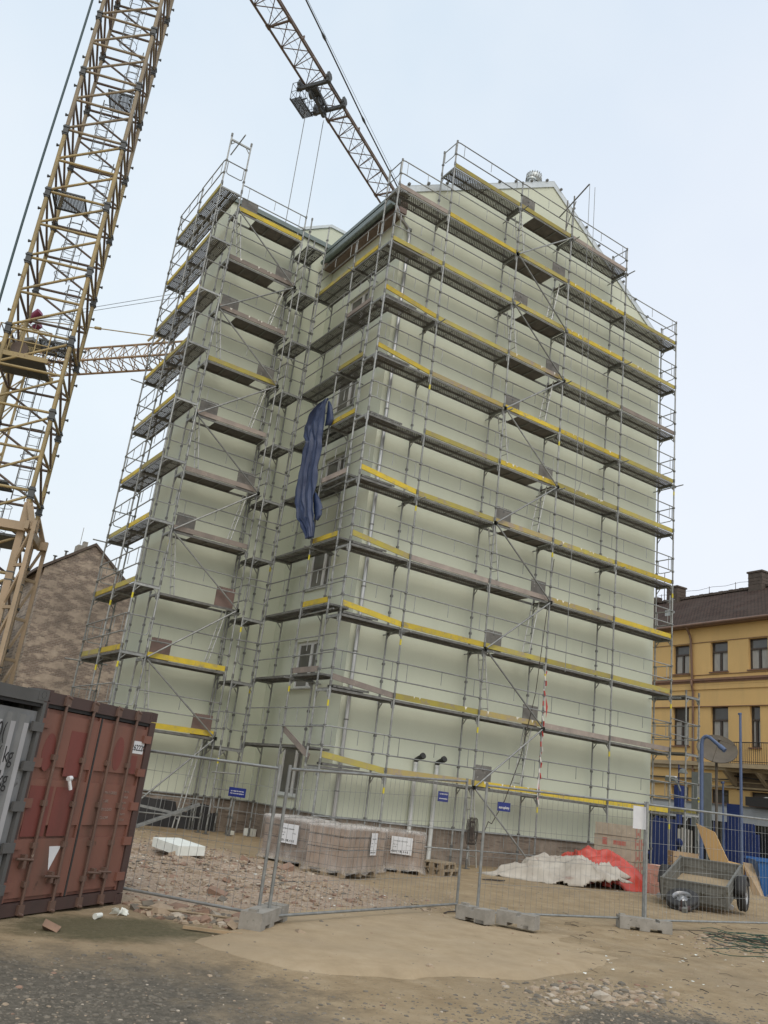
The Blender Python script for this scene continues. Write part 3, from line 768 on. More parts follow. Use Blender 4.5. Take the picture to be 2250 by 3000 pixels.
b.prism([(-1.0, 6.55, 19.33), (.97, 6.55, 20.55), (.97, 6.55, 20.68), (-1.0, 6.55, 19.46)], (0, 3.1, 0)); b.prism([(.97, 6.55, 20.552), (4.6, 6.55, 20.552), (4.6, 6.55, 20.68), (.97, 6.55, 20.68)], (0, 3.1, 0))
bp('roof_flashing', b, ['zinc'])
b = MB()                                   # plinth
b.box((X0 + .06, Y0 + .06, G - .3), (X1 - .06, YB - .06, PL + .02)); b.box((WX + .06, WY + .06, G - .3), (X0 + .5, 7.69, PL + .02))
bp('plinth', b, ['plinth'])
b = MB(); b.box((X0 - .02, Y0 - .02, PL - .035), (X1 + .02, Y0 + .1, PL)); b.box((X0 - .02, Y0 + .1, PL - .035), (X0 + .1, WY, PL)); b.box((WX - .02, WY - .02, PL - .035), (X0 - .021, WY + .08, PL))
bp('base_rail', b, ['galv'])
# roof
b = MB(); t = .14
sl_ = (AP - (EAVE + .35)) / (AX - X0); sr_ = (AP - EAVE) / (X1 - AX)
xl, xr = X0 - .45, X1 + .25
zl, zr = AP - sl_ * (AX - xl), AP - sr_ * (xr - AX)
b.prism([(xl, Y0 - .0, zl + .05), (AX, Y0 - .0, AP + .05), (AX, Y0 - .0, AP + .05 + t), (xl, Y0 - .0, zl + .05 + t)], (0, YB - Y0 + .1, 0))
b.prism([(AX, Y0 - .0, AP + .051), (xr, Y0 - .0, zr + .051), (xr, Y0 - .0, zr + .051 + t), (AX, Y0 - .0, AP + .051 + t)], (0, YB - Y0 + .1, 0))
bp('roof', b, ['zinc_dull'])
b = MB()
b.prism([(xl, Y0 - .045, zl - .02), (AX, Y0 - .045, AP - .02), (AX, Y0 - .045, AP + .23), (xl, Y0 - .045, zl + .23)], (0, .033, 0))
b.prism([(AX + .001, Y0 - .045, AP - .02), (xr, Y0 - .045, zr - .02), (xr, Y0 - .045, zr + .23), (AX + .001, Y0 - .045, AP + .23)], (0, .033, 0))
b.prism([(xl, Y0 - .05, zl + .23), (AX, Y0 - .05, AP + .23), (AX, Y0 - .05, AP + .25), (xl, Y0 - .05, zl + .25)], (0, .45, 0))
b.prism([(AX + .001, Y0 - .05, AP + .23), (xr, Y0 - .05, zr + .23), (xr, Y0 - .05, zr + .25), (AX + .001, Y0 - .05, AP + .25)], (0, .45, 0))
for i in range(9):                          # screw heads and snow hooks along the verge
    f = (i + .5) / 9
    for (xa, za), (xb, zb) in (((xl, zl), (AX, AP)), ((AX, AP), (xr, zr))):
        x, z = xa + (xb - xa) * f, za + (zb - za) * f; b.box((x - .04, Y0 - .12, z + .25), (x + .04, Y0 - .02, z + .32), 1)
bp('verge_flashing', b, ['zinc', 'galv_dark'])
b = MB()                                    # eaves box and gutter on the courtyard side
b.box((X0 - .38, Y0 - .02, 18.02), (X0 + .02, WY + .1, 18.5)); bp('soffit', b, ['soffit'])
b = MB(); b.prism([(X0 - .6 + .085 * math.cos(a), Y0 - .12, 18.12 + .085 * math.sin(a)) for a in [math.pi * 2 * i / 10 for i in range(10)]], (0, WY - Y0 - .1, 0))
b.box((X0 - .54, Y0 - .1, 18.2), (X0 - .3, WY - .25, 18.52)); bp('gutter', b, ['zinc_dull'])
b = MB()                                    # downpipe with swan neck at the corner
b.path([(X0 - .5, Y0 - .14, 18.05), (X0 - .3, Y0 - .14, 17.7), (X0 + .12, Y0 - .10, 17.45), (X0 + .20, Y0 - .09, 17.2), (X0 + .20, Y0 - .09, PL - .9)], .058, 10)
for k in range(10):
    z = -.6 + 1.9 * k; b.tube((X0 + .20, Y0 - .09, z), (X0 + .20, Y0 - .09, z + .035), .068, 10, 1); b.tube((X0 + .2, Y0 - .09, z + .9), (X0 + .2, Y0 - .09, z + .99), .063, 10)
bp('downpipe', b, ['pipe_metal', 'galv_dark'])
b = MB(); b.path([(X1 + .3, Y0 + .9, 17.9), (X1 + .25, Y0 + .5, 17.4), (X1 + .1, Y0 + .3, 17.1), (X1 + .1, Y0 + .3, PL - .9)], .055, 8); bp('downpipe', b, ['pipe_metal'])
b = MB(); b.box((WX - .09, WY - .09, WT), (X0 + .3, 7.9, WT + .05)); b.box((WX - .09, WY - .09, WT - .13), (X0 + .0, WY - .06, WT)); b.box((WX - .09, WY - .059, WT - .13), (WX - .06, 7.9, WT))
bp('roof_flashing', b, ['zinc_dull'])
# windows with sash, mullion, glass and sill, in the real openings
for k, (a, c, z0, z1) in enumerate(holes):
    y0, y1 = a + Y0, c + Y0; x = X0 + .10
    b = MB(); f = .09
    b.box((x, y0, z0), (x + .06, y0 + f, z1)); b.box((x, y1 - f, z0), (x + .06, y1, z1)); b.box((x, y0 + f, z0), (x + .06, y1 - f, z0 + f)); b.box((x, y0 + f, z1 - f), (x + .06, y1 - f, z1))
    ym = y0 + .55; b.box((x - .008, ym - .07, z0 + f), (x + .055, ym + .07, z1 - f))
    win = bp('window', b, ['frame_white'])
    g = MB(); g.box((x + .025, y0 + f, z0 + f), (x + .035, ym - .07, z1 - f)); g.box((x + .025, ym + .07, z0 + f), (x + .035, y1 - f, z1 - f)); bp('pane', g, ['glass'], win)
    g = MB(); g.box((X0 - .07, y0 - .04, z0 - .04), (X0 + .15, y1 + .04, z0 - .003)); bp('sill', g, ['alu'], win)
    g = MB(); g.box((X0 + .2, y0 + .0, z1 - .34), (X0 + .215, y1, z1 - .02)); 
# two white flues with black caps against the foot of the gable
for x in (3.72, 4.50):
    b = MB(); y = Y0 - .10; b.tube((x, y, -2.15), (x, y, .46), .062, 12)
    for z in (-1.2, -.35, .4): b.tube((x, y, z), (x, y, z + .07), .072, 12)
    fl = bp('flue_pipe', b, ['pipe_white'])
    b = MB(); b.tube((x, y, .46), (x, y, .56), .06, 12); b.tube((x, y, .53), (x + .02, y - .30, .66), .068, 12); b.tube((x + .02, y - .24, .635), (x + .02, y - .31, .665), .09, 12)
    bp('flue_cap', b, ['rubber'], fl)
b = MB(); b.box((2.2, Y0 - .03, 2.2 - .3), (2.34, Y0 - .001, 2.2 - .18)); bp('wall_box', b, ['pipe_white'])
# spinning turbine vent and short vents on the ridge
b = MB(); vx, vy = 7.42, 2.05
vz = AP - .1
vz -= .35; b.tube((vx, vy, vz), (vx, vy, vz + 1.2), .17, 14)
b.lathe([(.2, vz + 1.2), (.3, vz + 1.28), (.33, vz + 1.42), (.28, vz + 1.56), (.14, vz + 1.66), (.02, vz + 1.68)], 18, 0, 'z', (vx, vy, 0))
for i in range(18):
    a = i * math.pi / 9; b.beam((vx + .32 * math.cos(a), vy + .32 * math.sin(a), vz + 1.25), (vx + .30 * math.cos(a + .25), vy + .30 * math.sin(a + .25), vz + 1.58), .03, .02, 1)
bp('turbine_vent', b, ['zinc', 'galv_dark'])
b = MB(); b.tube((7.0, 1.7, AP - .6), (7.0, 1.7, AP + .42), .12, 12); b.tube((7.0, 1.7, AP + .42), (7.0, 1.7, AP + .48), .17, 12); bp('roof_vent', b, ['zinc'])
# black membrane round the foot of the wing
b = MB(); r = random.Random(5)
n = 36; top = []; bot = []
for i in range(n + 1):
    x = WX - .1 + (3.55) * i / n; h = -1.45 - .12 * mnoise.noise((x * 2, 0, 1)) - (.28 if 2.2 < x + 3.5 < 2.6 else 0) - (.22 if i > n - 3 else 0)
    y = WY + .02 + .05 * mnoise.noise((x * 3, 2, 0)); top.append((x, y, h)); bot.append((x, y - .12, G - .02))
b.add(top + bot, [(i, i + 1, n + 2 + i, n + 1 + i) for i in range(n)], 0, True)
for i in (0,): b.add([top[0], bot[0], (WX - .1, 7.7, G), (WX - .1, 7.7, -1.5)], [(0, 1, 2, 3)])
bp('damp_proof_membrane', b, ['membrane'])
# ------------------------------------------------------------------ the near tower crane
TH = R(-19.93); MC = Vector((-7.75, 9.04, 0))
cr = thing('tower_crane', 'huge tan tower crane beside the stair wing, ladder inside its mast, jib over the roofs', 'crane', (MC.x, MC.y, G))
SH = 2.68
def mast_section_mesh(kind):
    b = MB(); c = [(-1, -1), (1, -1), (1, 1), (-1, 1)]; m = 0
    for x, y in c:
        b.tube((x, y, 0), (x, y, SH), .072, 10, m)
        b.box((x - .085, y - .085, -.2), (x + .085, y + .085, .2), 1); b.box((x - .11, y - .11, .10), (x + .11, y + .11, .14), 1); b.box((x - .11, y - .11, -.14), (x + .11, y + .11, -.10), 1)
    for x, y in ((-1, -1), (1, 1)):
        for z in (SH * .25, SH * .75): b.tube((x, y, z), (x * 1.13, y * 1.0, z), .035, 8, 1); b.tube((x * 1.13, y, z), (x * 1.17, y, z), .055, 8, 1)
    h = SH / 2
    for k in (0, 1):
        z0, z1 = k * h + .02, (k + 1) * h - .02
        for i in range(4):
            (x, y), (X, Y) = c[i], c[(i + 1) % 4]
            b.tube((x, y, z0 + .05), (X, Y, z0 + .05), .048, 8, m if i in (0, 1) else 2)
            up_ = (i in (0, 3)) != False
            if i == 0: b.tube((x, y, z0 + .12), (X, Y, z1 - .06), .045, 8, m)
            if i == 1: b.tube((x, y, z1 - .06), (X, Y, z0 + .12), .042, 8, 2)
            if i == 2: b.tube((x, y, z0 + .12), (X, Y, z1 - .06), .042, 8, 2)
            if i == 3: b.tube((x, y, z0 + .12), (X, Y, z1 - .06), .042, 8, 2)
    return b.mesh('mast_section', ['crane_yellow' if kind else 'crane_tan', 'crane_dark', 'crane_brown'])
msec = [mast_section_mesh(0), mast_section_mesh(1)]
base_z = -1.0
for k in range(13):
    link('mast_section', msec[1 if k < 8 else 0], cr, (0, 0, base_z + SH * k - G), (0, 0, TH))
b = MB()                                             # ladder with cage hoops, one per section
for x in (-.2, .2): b.tube((x, 0, 0), (x, 0, SH), .02, 6)
for i in range(9): b.tube((-.2, 0, .15 + .295 * i), (.2, 0, .15 + .295 * i), .012, 6)
for z in (.5, 1.6, 2.5):
    b.path([(.35 * math.cos(a) , .36 + .36 * math.sin(a), z) for a in [math.pi * (1.5 + 2 * i / 14) for i in range(15)]], .011, 5)
for a in (.2, .5, .8): b.tube((.35 * math.cos(math.pi * a), .36 + .36 * math.sin(math.pi * a), .5), (.35 * math.cos(math.pi * a), .36 + .36 * math.sin(math.pi * a), 2.5), .009, 5)
lad = b.mesh('ladder', 'galv_dark')
b = MB()                                             # platform of flat bars, open on the ladder side
for i in range(22): x = -.92 + .05 * i; b.box((x, -.9, -.015), (x + .03, .15, .015))
b.box((-.95, -.93, -.03), (.2, -.89, .03)); b.box((-.95, .15, -.03), (.2, .19, .03)); b.box((-.95, -.9, -.03), (-.925, .15, .03)); b.box((.175, -.9, -.03), (.2, .15, .03))
plat = b.mesh('platform', 'crane_dark')
ct, st = math.cos(TH), math.sin(TH)
for k in range(13):
    ox = .42 if k % 2 else -.1
    oy = .15
    link('ladder', lad, cr, (ct * ox - st * oy, st * ox + ct * oy, base_z + SH * k - G), (0, 0, TH))
    if k % 2 == 1: link('platform', plat, cr, (0, 0, base_z + SH * k - G + .25), (0, 0, TH + (math.pi if k % 4 == 1 else 0)))
b = MB()                                             # the big service platform with railing
b.box((-1.25, -1.0, 0), (.35, .45, .05), 1); b.beam((-1.3, -1.02, .08), (.45, -1.02, .08), .05, .16); b.beam((-1.3, .47, .08), (.45, .47, .08), .05, .16); b.beam((-1.28, -1.0, .08), (-1.28, .45, .08), .05, .16)
for x in (-1.25, -.85, -.45, -.05, .35):
    for y in (-1.0, .45): b.tube((x, y, .05), (x, y, 1.1), .022, 6)
for z in (.6, 1.1):
    b.tube((-1.25, -1.0, z), (.35, -1.0, z), .02, 6); b.tube((-1.25, .45, z), (.35, .45, z), .02, 6); b.tube((-1.25, -1, z), (-1.25, .45, z), .02, 6)
b.box((-1.1, -.4, .06), (-.3, .2, .7), 0); b.tube((-.6, -.6, .5), (-.6, .3, .5), .28, 12, 2)
link('service_platform', b.mesh('service_platform', ['crane_yellow', 'crane_dark', 'crane_brown']), cr, (0, 0, 11.45 - G), (0, 0, TH))
b = MB()                                             # peach-coloured base tower round the foot
for x in (-1, 1):
    for y in (-1, 1):
        b.beam((x, y, 0), (x, y, 8.9), .21, .21, 0); o = 1.40
        b.beam((x * o, y * o, 0), (x * o, y * o, 8.3), .12, .12, 0)
        for z in (8.1,): b.beam((x * 1.0, y * 1.0, z + .9), (x * o, y * o, z - .1), .22, .04, 0)
        for i in range(6):
            z = .5 + 1.3 * i; p, q = (x * 1.05, y * 1.05, z), (x * o, y * o, z + 1.2)
            b.beam(p, q, .075, .075, 0); b.beam((x * 1.05, y * 1.05, z + 1.2), (x * o, y * o, z + 1.2), .09, .09, 0)
for z in (3.4, 8.1):
    for s in (-1, 1):
        b.beam((-1.5, s * 1.2, z), (1.5, s * 1.2, z), .12, .26, 0); b.beam((s * 1.2, -1.5, z + .02), (s * 1.2, 1.5, z + .02), .12, .26, 0)
b.box((-1.1, -1.1, 7.75), (.9, .9, 7.82), 1)
b.box((-2.2, -2.2, -.25), (2.2, 2.2, .35), 2)
link('base_tower', b.mesh('base_tower', ['crane_peach', 'crane_dark', 'concrete']), cr, (0, 0, 0), (0, 0, TH))
# jib
JA = math.atan2(.52, .854); JZ = 35.95; HW = .66; PN = 1.333; S0 = 15.08 - 10 * PN
def jib_section_mesh(n):
    b = MB(); L = n * PN; T = (0, 1.25)
    for o in (-HW, HW): b.tube((0, o, 0), (L, o, 0), .065, 8)
    b.tube((0, 0, 1.25), (L, 0, 1.25), .06, 8)
    for i in range(n):
        x = i * PN; xm = x + PN / 2
        b.tube((x, HW, 0), (xm, -HW, 0), .028, 6); b.tube((xm, -HW, 0), (x + PN, HW, 0), .028, 6)
        b.tube((x, HW, 0), (xm, 0, 1.25), .026, 6); b.tube((xm, 0, 1.25), (x + PN, HW, 0), .026, 6)
        b.tube((x, -HW, 0), (xm, 0, 1.25), .026, 6); b.tube((xm, 0, 1.25), (x + PN, -HW, 0), .026, 6)
    b.beam((.02, -HW, 0), (.02, HW, 0), .1, .08)
    for o in (-HW, HW): b.tube((-.14, o, 0), (.14, o, 0), .095, 8)
    b.box((1.2, -HW - .14, .0), (1.26, -HW - .04, .22))
    return b.mesh('jib_section', 'crane_brown')
js = jib_section_mesh(5)
def jp(s, o, z): return (math.cos(JA) * s - math.sin(JA) * o, math.sin(JA) * s + math.cos(JA) * o, z - G)
for k in range(6): link('jib_section', js, cr, jp(S0 + 5 * PN * k, 0, JZ), (0, 0, JA))
b = MB(); P = lambda s, z: (s, 0, z)
b.path([P(0, 41.0), P(12.35, 39.2), P(17.84, 38.32), P(30.5, 36.9), P(31, JZ + 1.25)], .045, 8)
for s, z in ((12.35, 39.2), (17.84, 38.32), (24, 37.62)): b.tube((s - .35, 0, z + .05), (s, 0, z), .04, 8, 0, .09); b.tube((s, 0, z), (s + .35, 0, z - .05), .09, 8, 0, .04)
b.tube((0, .05, 41.1), (31, .3, 37.6), .012, 5); b.tube((0, .25, JZ + .25), (41, .25, JZ + .2), .01, 5); b.tube((0, -.2, JZ + .15), (41, -.2, JZ + .1), .01, 5)
link('pendant_bar', b.mesh('pendant_bar', 'crane_dark'), cr, (0, 0, -G), (0, 0, JA))
b = MB()                                              # trolley under the jib
for s in (12.3, 14.15):
    b.beam((s, -1.0, JZ - .22), (s, 1.1, JZ - .22), .16, .2)
    for o in (-.86, .95): b.box((s - .14, o - .07, JZ - .3), (s + .14, o + .07, JZ + .32)); b.tube((s, o - .1, JZ + .05), (s, o + .1, JZ + .05), .2, 12)
b.beam((12.3, -.85, JZ - .1), (14.15, -.85, JZ - .1), .05, .06)
for o0, o1 in ((-.1, .1), (.45, .42)): b.beam((12.3, o0, JZ - .3), (14.15, o1, JZ - .3), .07, .2)
b.beam((12.4, .6, JZ - .28), (13.3, .1, JZ - .28), .1, .1); b.box((12.35, -.1, JZ - .42), (12.95, .5, JZ - .3))
for s, o in ((12.6, .3), (13.1, .1), (13.6, .25), (14.0, .3)): b.tube((s, o - .08, JZ - .55), (s, o + .08, JZ - .55), .24, 14); b.box((s - .1, o - .12, JZ - .6), (s + .1, o + .12, JZ - .2))
tr = link('trolley', b.mesh('trolley', 'crane_dark'), cr, (0, 0, -G), (0, 0, JA))
b = MB(); z0 = JZ - .35
for k in range(12): o = 1.18 + .05 * k; b.box((12.7, o, z0 - .0), (14.2, o + .03, z0 + .025), 0)
b.box((12.68, 1.15, z0 + .0), (14.22, 1.19, z0 + .1)); b.box((12.68, 1.77, z0), (14.22, 1.81, z0 + .1))
for s in (12.7, 13.2, 13.7, 14.2):
    for o in (1.17, 1.79): b.tube((s, o, z0), (s, o, z0 + 1.15), .02, 6)
for z in (.55, 1.15):
    for o in (1.17, 1.79): b.tube((12.7, o, z0 + z), (14.2, o, z0 + z), .016, 6)
    for s in (12.7, 14.2): b.tube((s, 1.17, z0 + z), (s, 1.79, z0 + z), .016, 6)
for s, q in ((12.7, 13.2), (13.2, 13.7), (13.7, 14.2)): b.tube((s, 1.79, z0), (q, 1.79, z0 + 1.15), .012, 5); b.tube((s, 1.17, z0 + 1.15), (q, 1.17, z0), .012, 5)
b.beam((13.0, .9, JZ - .25), (13.0, 1.2, JZ - .25), .06, .06); b.beam((14.0, .9, JZ - .25), (14.0, 1.2, JZ - .25), .06, .06)
link('basket', b.mesh('basket', 'crane_dark'), tr)
b = MB()
for s, o in ((13.6, 1.2), (13.66, 1.27), (14.5, .55), (14.56, .6), (14.62, .66)):
    b.tube((s, o, JZ - .5), (s * .98 + .3, o, 10), .012, 5)
link('hoist_rope', b.mesh('hoist_rope', 'rope_light'), cr, (0, 0, -G), (0, 0, JA))
b = MB(); b.box((13.4, .5, 9.4), (14.8, 1.3, 10.1)); b.tube((14, .8, 9.4), (14, .8, 8.9), .08, 8); link('hook_block', b.mesh('hook_block', 'crane_dark'), cr, (0, 0, -G), (0, 0, JA))
b = MB()                                              # head, counter-jib and cab above the picture
b.tube((0, 0, 33.8), (0, 0, 34.6), 1.2, 20, 1); b.box((-1.2, -1.2, 34.6), (1.6, 1.2, 35.2), 0)
for x in (-.9, .9):
    for y in (-.9, .9): b.beam((x, y, 35.2), (0, y * .2, 41.1), .16, .16)
link('tower_head', b.mesh('tower_head', ['crane_tan', 'crane_dark']), cr, (0, 0, -G), (0, 0, JA))
b = MB()
for o in (-.6, .6): b.beam((-13, o, 35.6), (0, o, 35.6), .16, .3)
b.box((-12.6, -.7, 35.75), (-.5, .7, 35.8)); b.box((-13, -.9, 33.6), (-10.6, .9, 36.2), 1); b.tube((-12, 0, 35.8), (0, 0, 41), .04, 8)
link('counter_jib', b.mesh('counter_jib', ['crane_tan', 'concrete']), cr, (0, 0, -G), (0, 0, JA))
b = MB(); b.box((.6, -2.5, 33.9), (2.1, -1.25, 35.9)); b.box((2.1, -2.4, 34.4), (2.13, -1.35, 35.7), 1); link('cab', b.mesh('cab', ['crane_tan', 'glass']), cr, (0, 0, -G), (0, 0, JA))

b = MB(); pts = [(0, 0, 0)]
for i in range(1, 30): pts.append((.05 * math.sin(i * .35), .03 * math.sin(i * .5), i * 1.3))
b.path(pts, .04, 8)
single('hanging_cable', b, 'cable', 'thick dark teal cable hanging straight down left of the crane mast', 'cable', (-9.5, 7.97, G))

# ------------------------------------------------------------------ the far crane
D2 = Vector((.594, -.804, 0)); A2_ = math.atan2(D2.y, D2.x); H2 = 26.
mid = Vector((-1.5, 39.4, H2)); ctr = mid + Vector((.804, .594, 0)) * .96
root2 = ctr - D2 * 6.0
c2 = thing('tower_crane', 'distant rusty yellow crane whose jib shows between mast and scaffold at the left', 'crane', (root2.x, root2.y, G))
b = MB(); n = 15; P2 = 1.05
for o in (-.96, .96): b.tube((0, o, 0), (n * P2, o, 0), .085, 8)
b.tube((0, 0, 1.55), (n * P2, 0, 1.55), .08, 8)
for i in range(n):
    x = i * P2; xm = x + P2 / 2
    b.tube((x, -.96, 0), (xm, .96, 0), .035, 6); b.tube((xm, .96, 0), (x + P2, -.96, 0), .035, 6)
    for o in (-.96, .96): b.tube((x, o, 0), (xm, 0, 1.55), .035, 6); b.tube((xm, 0, 1.55), (x + P2, o, 0), .035, 6)
b.tube((0, .1, .7), (n * P2, .1, .6), .012, 5)
link('jib', b.mesh('jib', 'crane_rust'), c2, (0, 0, H2 - G), (0, 0, A2_))
b = MB(); hx = 11.6
for o in (-.3, .3): b.beam((hx - .5, o, 1.6), (hx + .3, o, 2.3), .12, .12); b.beam((hx + .3, o, 2.3), (hx + .5, o, 1.6), .12, .12)
b.tube((0, 0, 4.4), (hx - 5.2, 0, 3.15), .04, 6); b.tube((hx - 5.7, 0, 3.27), (hx - 5.2, 0, 3.15), .12, 8); b.tube((hx - 5.2, 0, 3.15), (hx, 0, 2.1), .04, 6)
link('pendant_bar', b.mesh('pendant_bar', 'crane_yellow'), c2, (0, 0, H2 - G), (0, 0, A2_))
b = MB(); b.tube((0, 0, 4.7), (16, 1.5, 7.0), .02, 5); b.tube((0, .15, 4.55), (16, 1.7, 6.75), .02, 5); b.tube((.1, -.1, 4.3), (3, -.1, 4.2), .03, 6)
link('stay_rope', b.mesh('stay_rope', 'crane_dark'), c2, (0, 0, H2 - G), (0, 0, A2_))
b = MB(); b.tube((-.4, -.3, 4.2), (.55, -.3, 4.9), .3, 10); b.tube((-.3, .35, 3.9), (.2, .35, 4.2), .28, 10); link('sheave', b.mesh('sheave', 'magenta'), c2, (0, 0, H2 - G), (0, 0, A2_))
b = MB(); b.box((-1.5, -1.0, 2.0), (1.3, .8, 2.25)); 
for x in (-1.4, -.5, .4, 1.25):
    for y in (-.95, .75): b.tube((x, y, 2.25), (x, y, 3.4), .025, 5)
for z in (2.8, 3.4):
    for y in (-.95, .75): b.tube((-1.4, y, z), (1.25, y, z), .022, 5)
    b.tube((1.25, -.95, z), (1.25, .75, z), .022, 5)
link('head_platform', b.mesh('head_platform', 'galv_dark'), c2, (0, 0, H2 - G), (0, 0, A2_))
b = MB()
for x in (-.8, .8):
    for y in (-.8, .8):
        b.beam((x - 1.2, y, 0), (x - 1.2, y, H2 - G + 2), .14, .14); b.beam((x - 1.2, y, H2 - G + 2), (-1.0, 0, H2 - G + 4.4), .12, .12)
for i in range(14):
    z = 2 * i
    for s in (-.8, .8): b.beam((-2.0, s, z), (-.4, s, z + 2), .08, .08); b.beam((s - 1.2, -.8, z), (s - 1.2, .8, z + 2), .08, .08); 
link('mast', b.mesh('mast', 'crane_yellow'), c2, (0, 0, 0), (0, 0, A2_))
# ------------------------------------------------------------------ the ochre house across the street
h_ = R(4.0); UY = Vector((math.sin(h_), math.cos(h_), 0)); NX = Vector((-math.cos(h_), math.sin(h_), 0))
P0 = Vector((27.69, 10.19, 0))
yh = thing('townhouse', 'ochre two-storey townhouse with brown tiled roof, cornices and balcony beyond the street', 'house', (P0.x, P0.y, G))
def H(u, d, z): p = UY * u + NX * d; return (p.x, p.y, z - G)          # u along the street, d out of the wall
HM = Matrix(((UY.x, NX.x, 0, 0), (UY.y, NX.y, 0, 0), (0, 0, 1, 0), (0, 0, 0, 1)))
def hpart(name, b, mats, parent=None):
    b.v = [H(*p) for p in b.v]; return part(name, b, mats, parent or yh)
def hb(b, u0, u1, d0, d1, z0, z1, mi=0): b.box((u0, d0, z0), (u1, d1, z1), mi)
rows = [(7.5, 9.07), (3.70, 5.70), (.97, 1.62)]
cols = [(-.63, .45), (-3.1, -2.02), (-5.45, -4.34), (-8.6, -7.5), (2.0, 3.0), (4.4, 5.4)]
holes = []
for r_, (z0, z1) in enumerate(rows):
    for c_, (a, c) in enumerate(cols):
        if r_ == 1 and c_ == 2: a, c = -4.95, -4.36
        holes.append((a, c, z0, z1))
b = MB(); o = (0, 0, 0)
wall_holes(b, (0, 0, 0), (1, 0, 0), (0, 1, 0), -14, 9, G, 10.1, holes, .24)
b.add([(-14, 0, G), (-14, -9, G), (-14, -9, 10.1), (-14, 0, 10.1)], [(0, 1, 2, 3)]); b.add([(9, 0, G), (9, -9, G), (9, -9, 10.1), (9, 0, 10.1)], [(3, 2, 1, 0)]); b.add([(-14, -9, G), (9, -9, G), (9, -9, 10.1), (-14, -9, 10.1)], [(0, 1, 2, 3)])
hpart('wall', b, ['house_yellow'])
for i, (a, c, z0, z1) in enumerate(holes):
    b = MB(); f = .07; zt = z0 + (z1 - z0) * .64
    hb(b, a, a + f, -.22, -.15, z0, z1); hb(b, c - f, c, -.22, -.15, z0, z1); hb(b, a + f, c - f, -.22, -.15, z0, z0 + f); hb(b, a + f, c - f, -.22, -.15, z1 - f, z1)
    hb(b, a + f, c - f, -.222, -.13, zt, zt + .09)
    m_ = (a + c) / 2; hb(b, m_ - .04, m_ + .04, -.218, -.14, z0 + f, zt)
    wn = hpart('window', b, ['wood_dark'])
    b = MB(); hb(b, a + f, c - f, -.2, -.19, z0 + f, z1 - f); hpart('pane', b, ['glass_old'], wn)
    if i < 12 and z1 - z0 > 1:
        b = MB()
        for (x0, x1) in ((a + f + .03, m_ - .1), (m_ + .1, c - f - .03)): hb(b, x0, x1, -.187, -.183, z0 + f, zt)
        hpart('curtain', b, ['curtain'], wn)
    b = MB(); hb(b, a - .06, c + .06, -.14, .07, z0 - .06, z0 - .003); hpart('sill', b, ['cornice_brown'], wn)
b = MB(); hb(b, -14, 9, .0, .16, 7.05, 7.16); hb(b, -14, 9, .0, .10, 6.95, 7.05); hb(b, -14, 9, 0, .06, 6.83, 6.95, 1); hb(b, -14, 9, 0, .05, 6.60, 6.83, 1); hpart('cornice', b, ['cornice_brown', 'house_yellow'])
b = MB(); hb(b, -14, 9, 0, .07, 5.70, 5.73); hb(b, -14, 9, 0, .035, 9.1, 9.125); hb(b, -14, 9, 0, .035, 7.36, 7.385); hpart('string_course', b, ['cornice_brown'])
b = MB(); hb(b, -14, 9, 0, .22, 2.72, 2.92); hb(b, -14, 9, 0, .12, 2.55, 2.72); hpart('cornice', b, ['stone_pale'])
b = MB(); hb(b, -14, 9, 0, .13, 1.72, 1.80); hb(b, -14, 9, 0, .05, 2.0, 2.05); hpart('string_course', b, ['stone_pale'])
# balcony slab on brackets
b = MB(); hb(b, -9, -3.3, 0, 1.0, 2.62, 2.80); hb(b, -9, -3.3, 0, .55, 2.45, 2.618)
for u in (-3.6, -5.4, -7.2): b.prism([(u, 0, 2.45), (u, .9, 2.45), (u, .12, 1.85), (u, 0, 1.8)], (.16, 0, 0))
bal = hpart('balcony', b, ['stone_pale'])
b = MB()
for i in range(50): u = -3.3 - .115 * i; b.tube((u, .95, 2.8), (u, .95, 3.82), .012, 5)
for i in range(8): b.tube((-3.3, .95 - .12 * i, 2.8), (-3.3, .95 - .12 * i, 3.82), .012, 5)
b.tube((-3.3, .95, 3.82), (-9, .95, 3.82), .025, 6); b.tube((-3.3, .95, 2.92), (-9, .95, 2.92), .018, 6); b.tube((-3.3, 0, 3.82), (-3.3, .95, 3.82), .025, 6)
hpart('railing', b, ['iron'], bal)
b = MB(); hb(b, -6.2, -3.6, .002, .012, 1.66, 2.55); hb(b, -14, -6.2, .002, .012, 1.82, 2.5); hpart('dark_band', b, ['stucco_dark'])  # dark brown strips laid on the wall below balcony level
b = MB(); hb(b, -14, 9, .0, .10, .12, .86); hb(b, -14, 9, .0, .14, .86, .93, 1); hpart('fascia_board', b, ['fascia', 'galv_dark'])
b = MB(); hb(b, -14, 9, .001, .03, G, .119); hpart('shop_window', b, ['shop_dark'])
b = MB()
for u in (5.0, 3.2, 1.3, -.2, -1.6, -3.0, -4.6, -6.6): hb(b, u, u + .18, .032, .12, G, .119)
for u in (4.1, 2.3, .55, -.9, -2.3, -3.9): hb(b, u, u + .05, .032, .08, G, .119)
hb(b, -14, 9, .032, .1, -1.9, -1.8); hpart('shop_frame', b, ['blue_dark'])
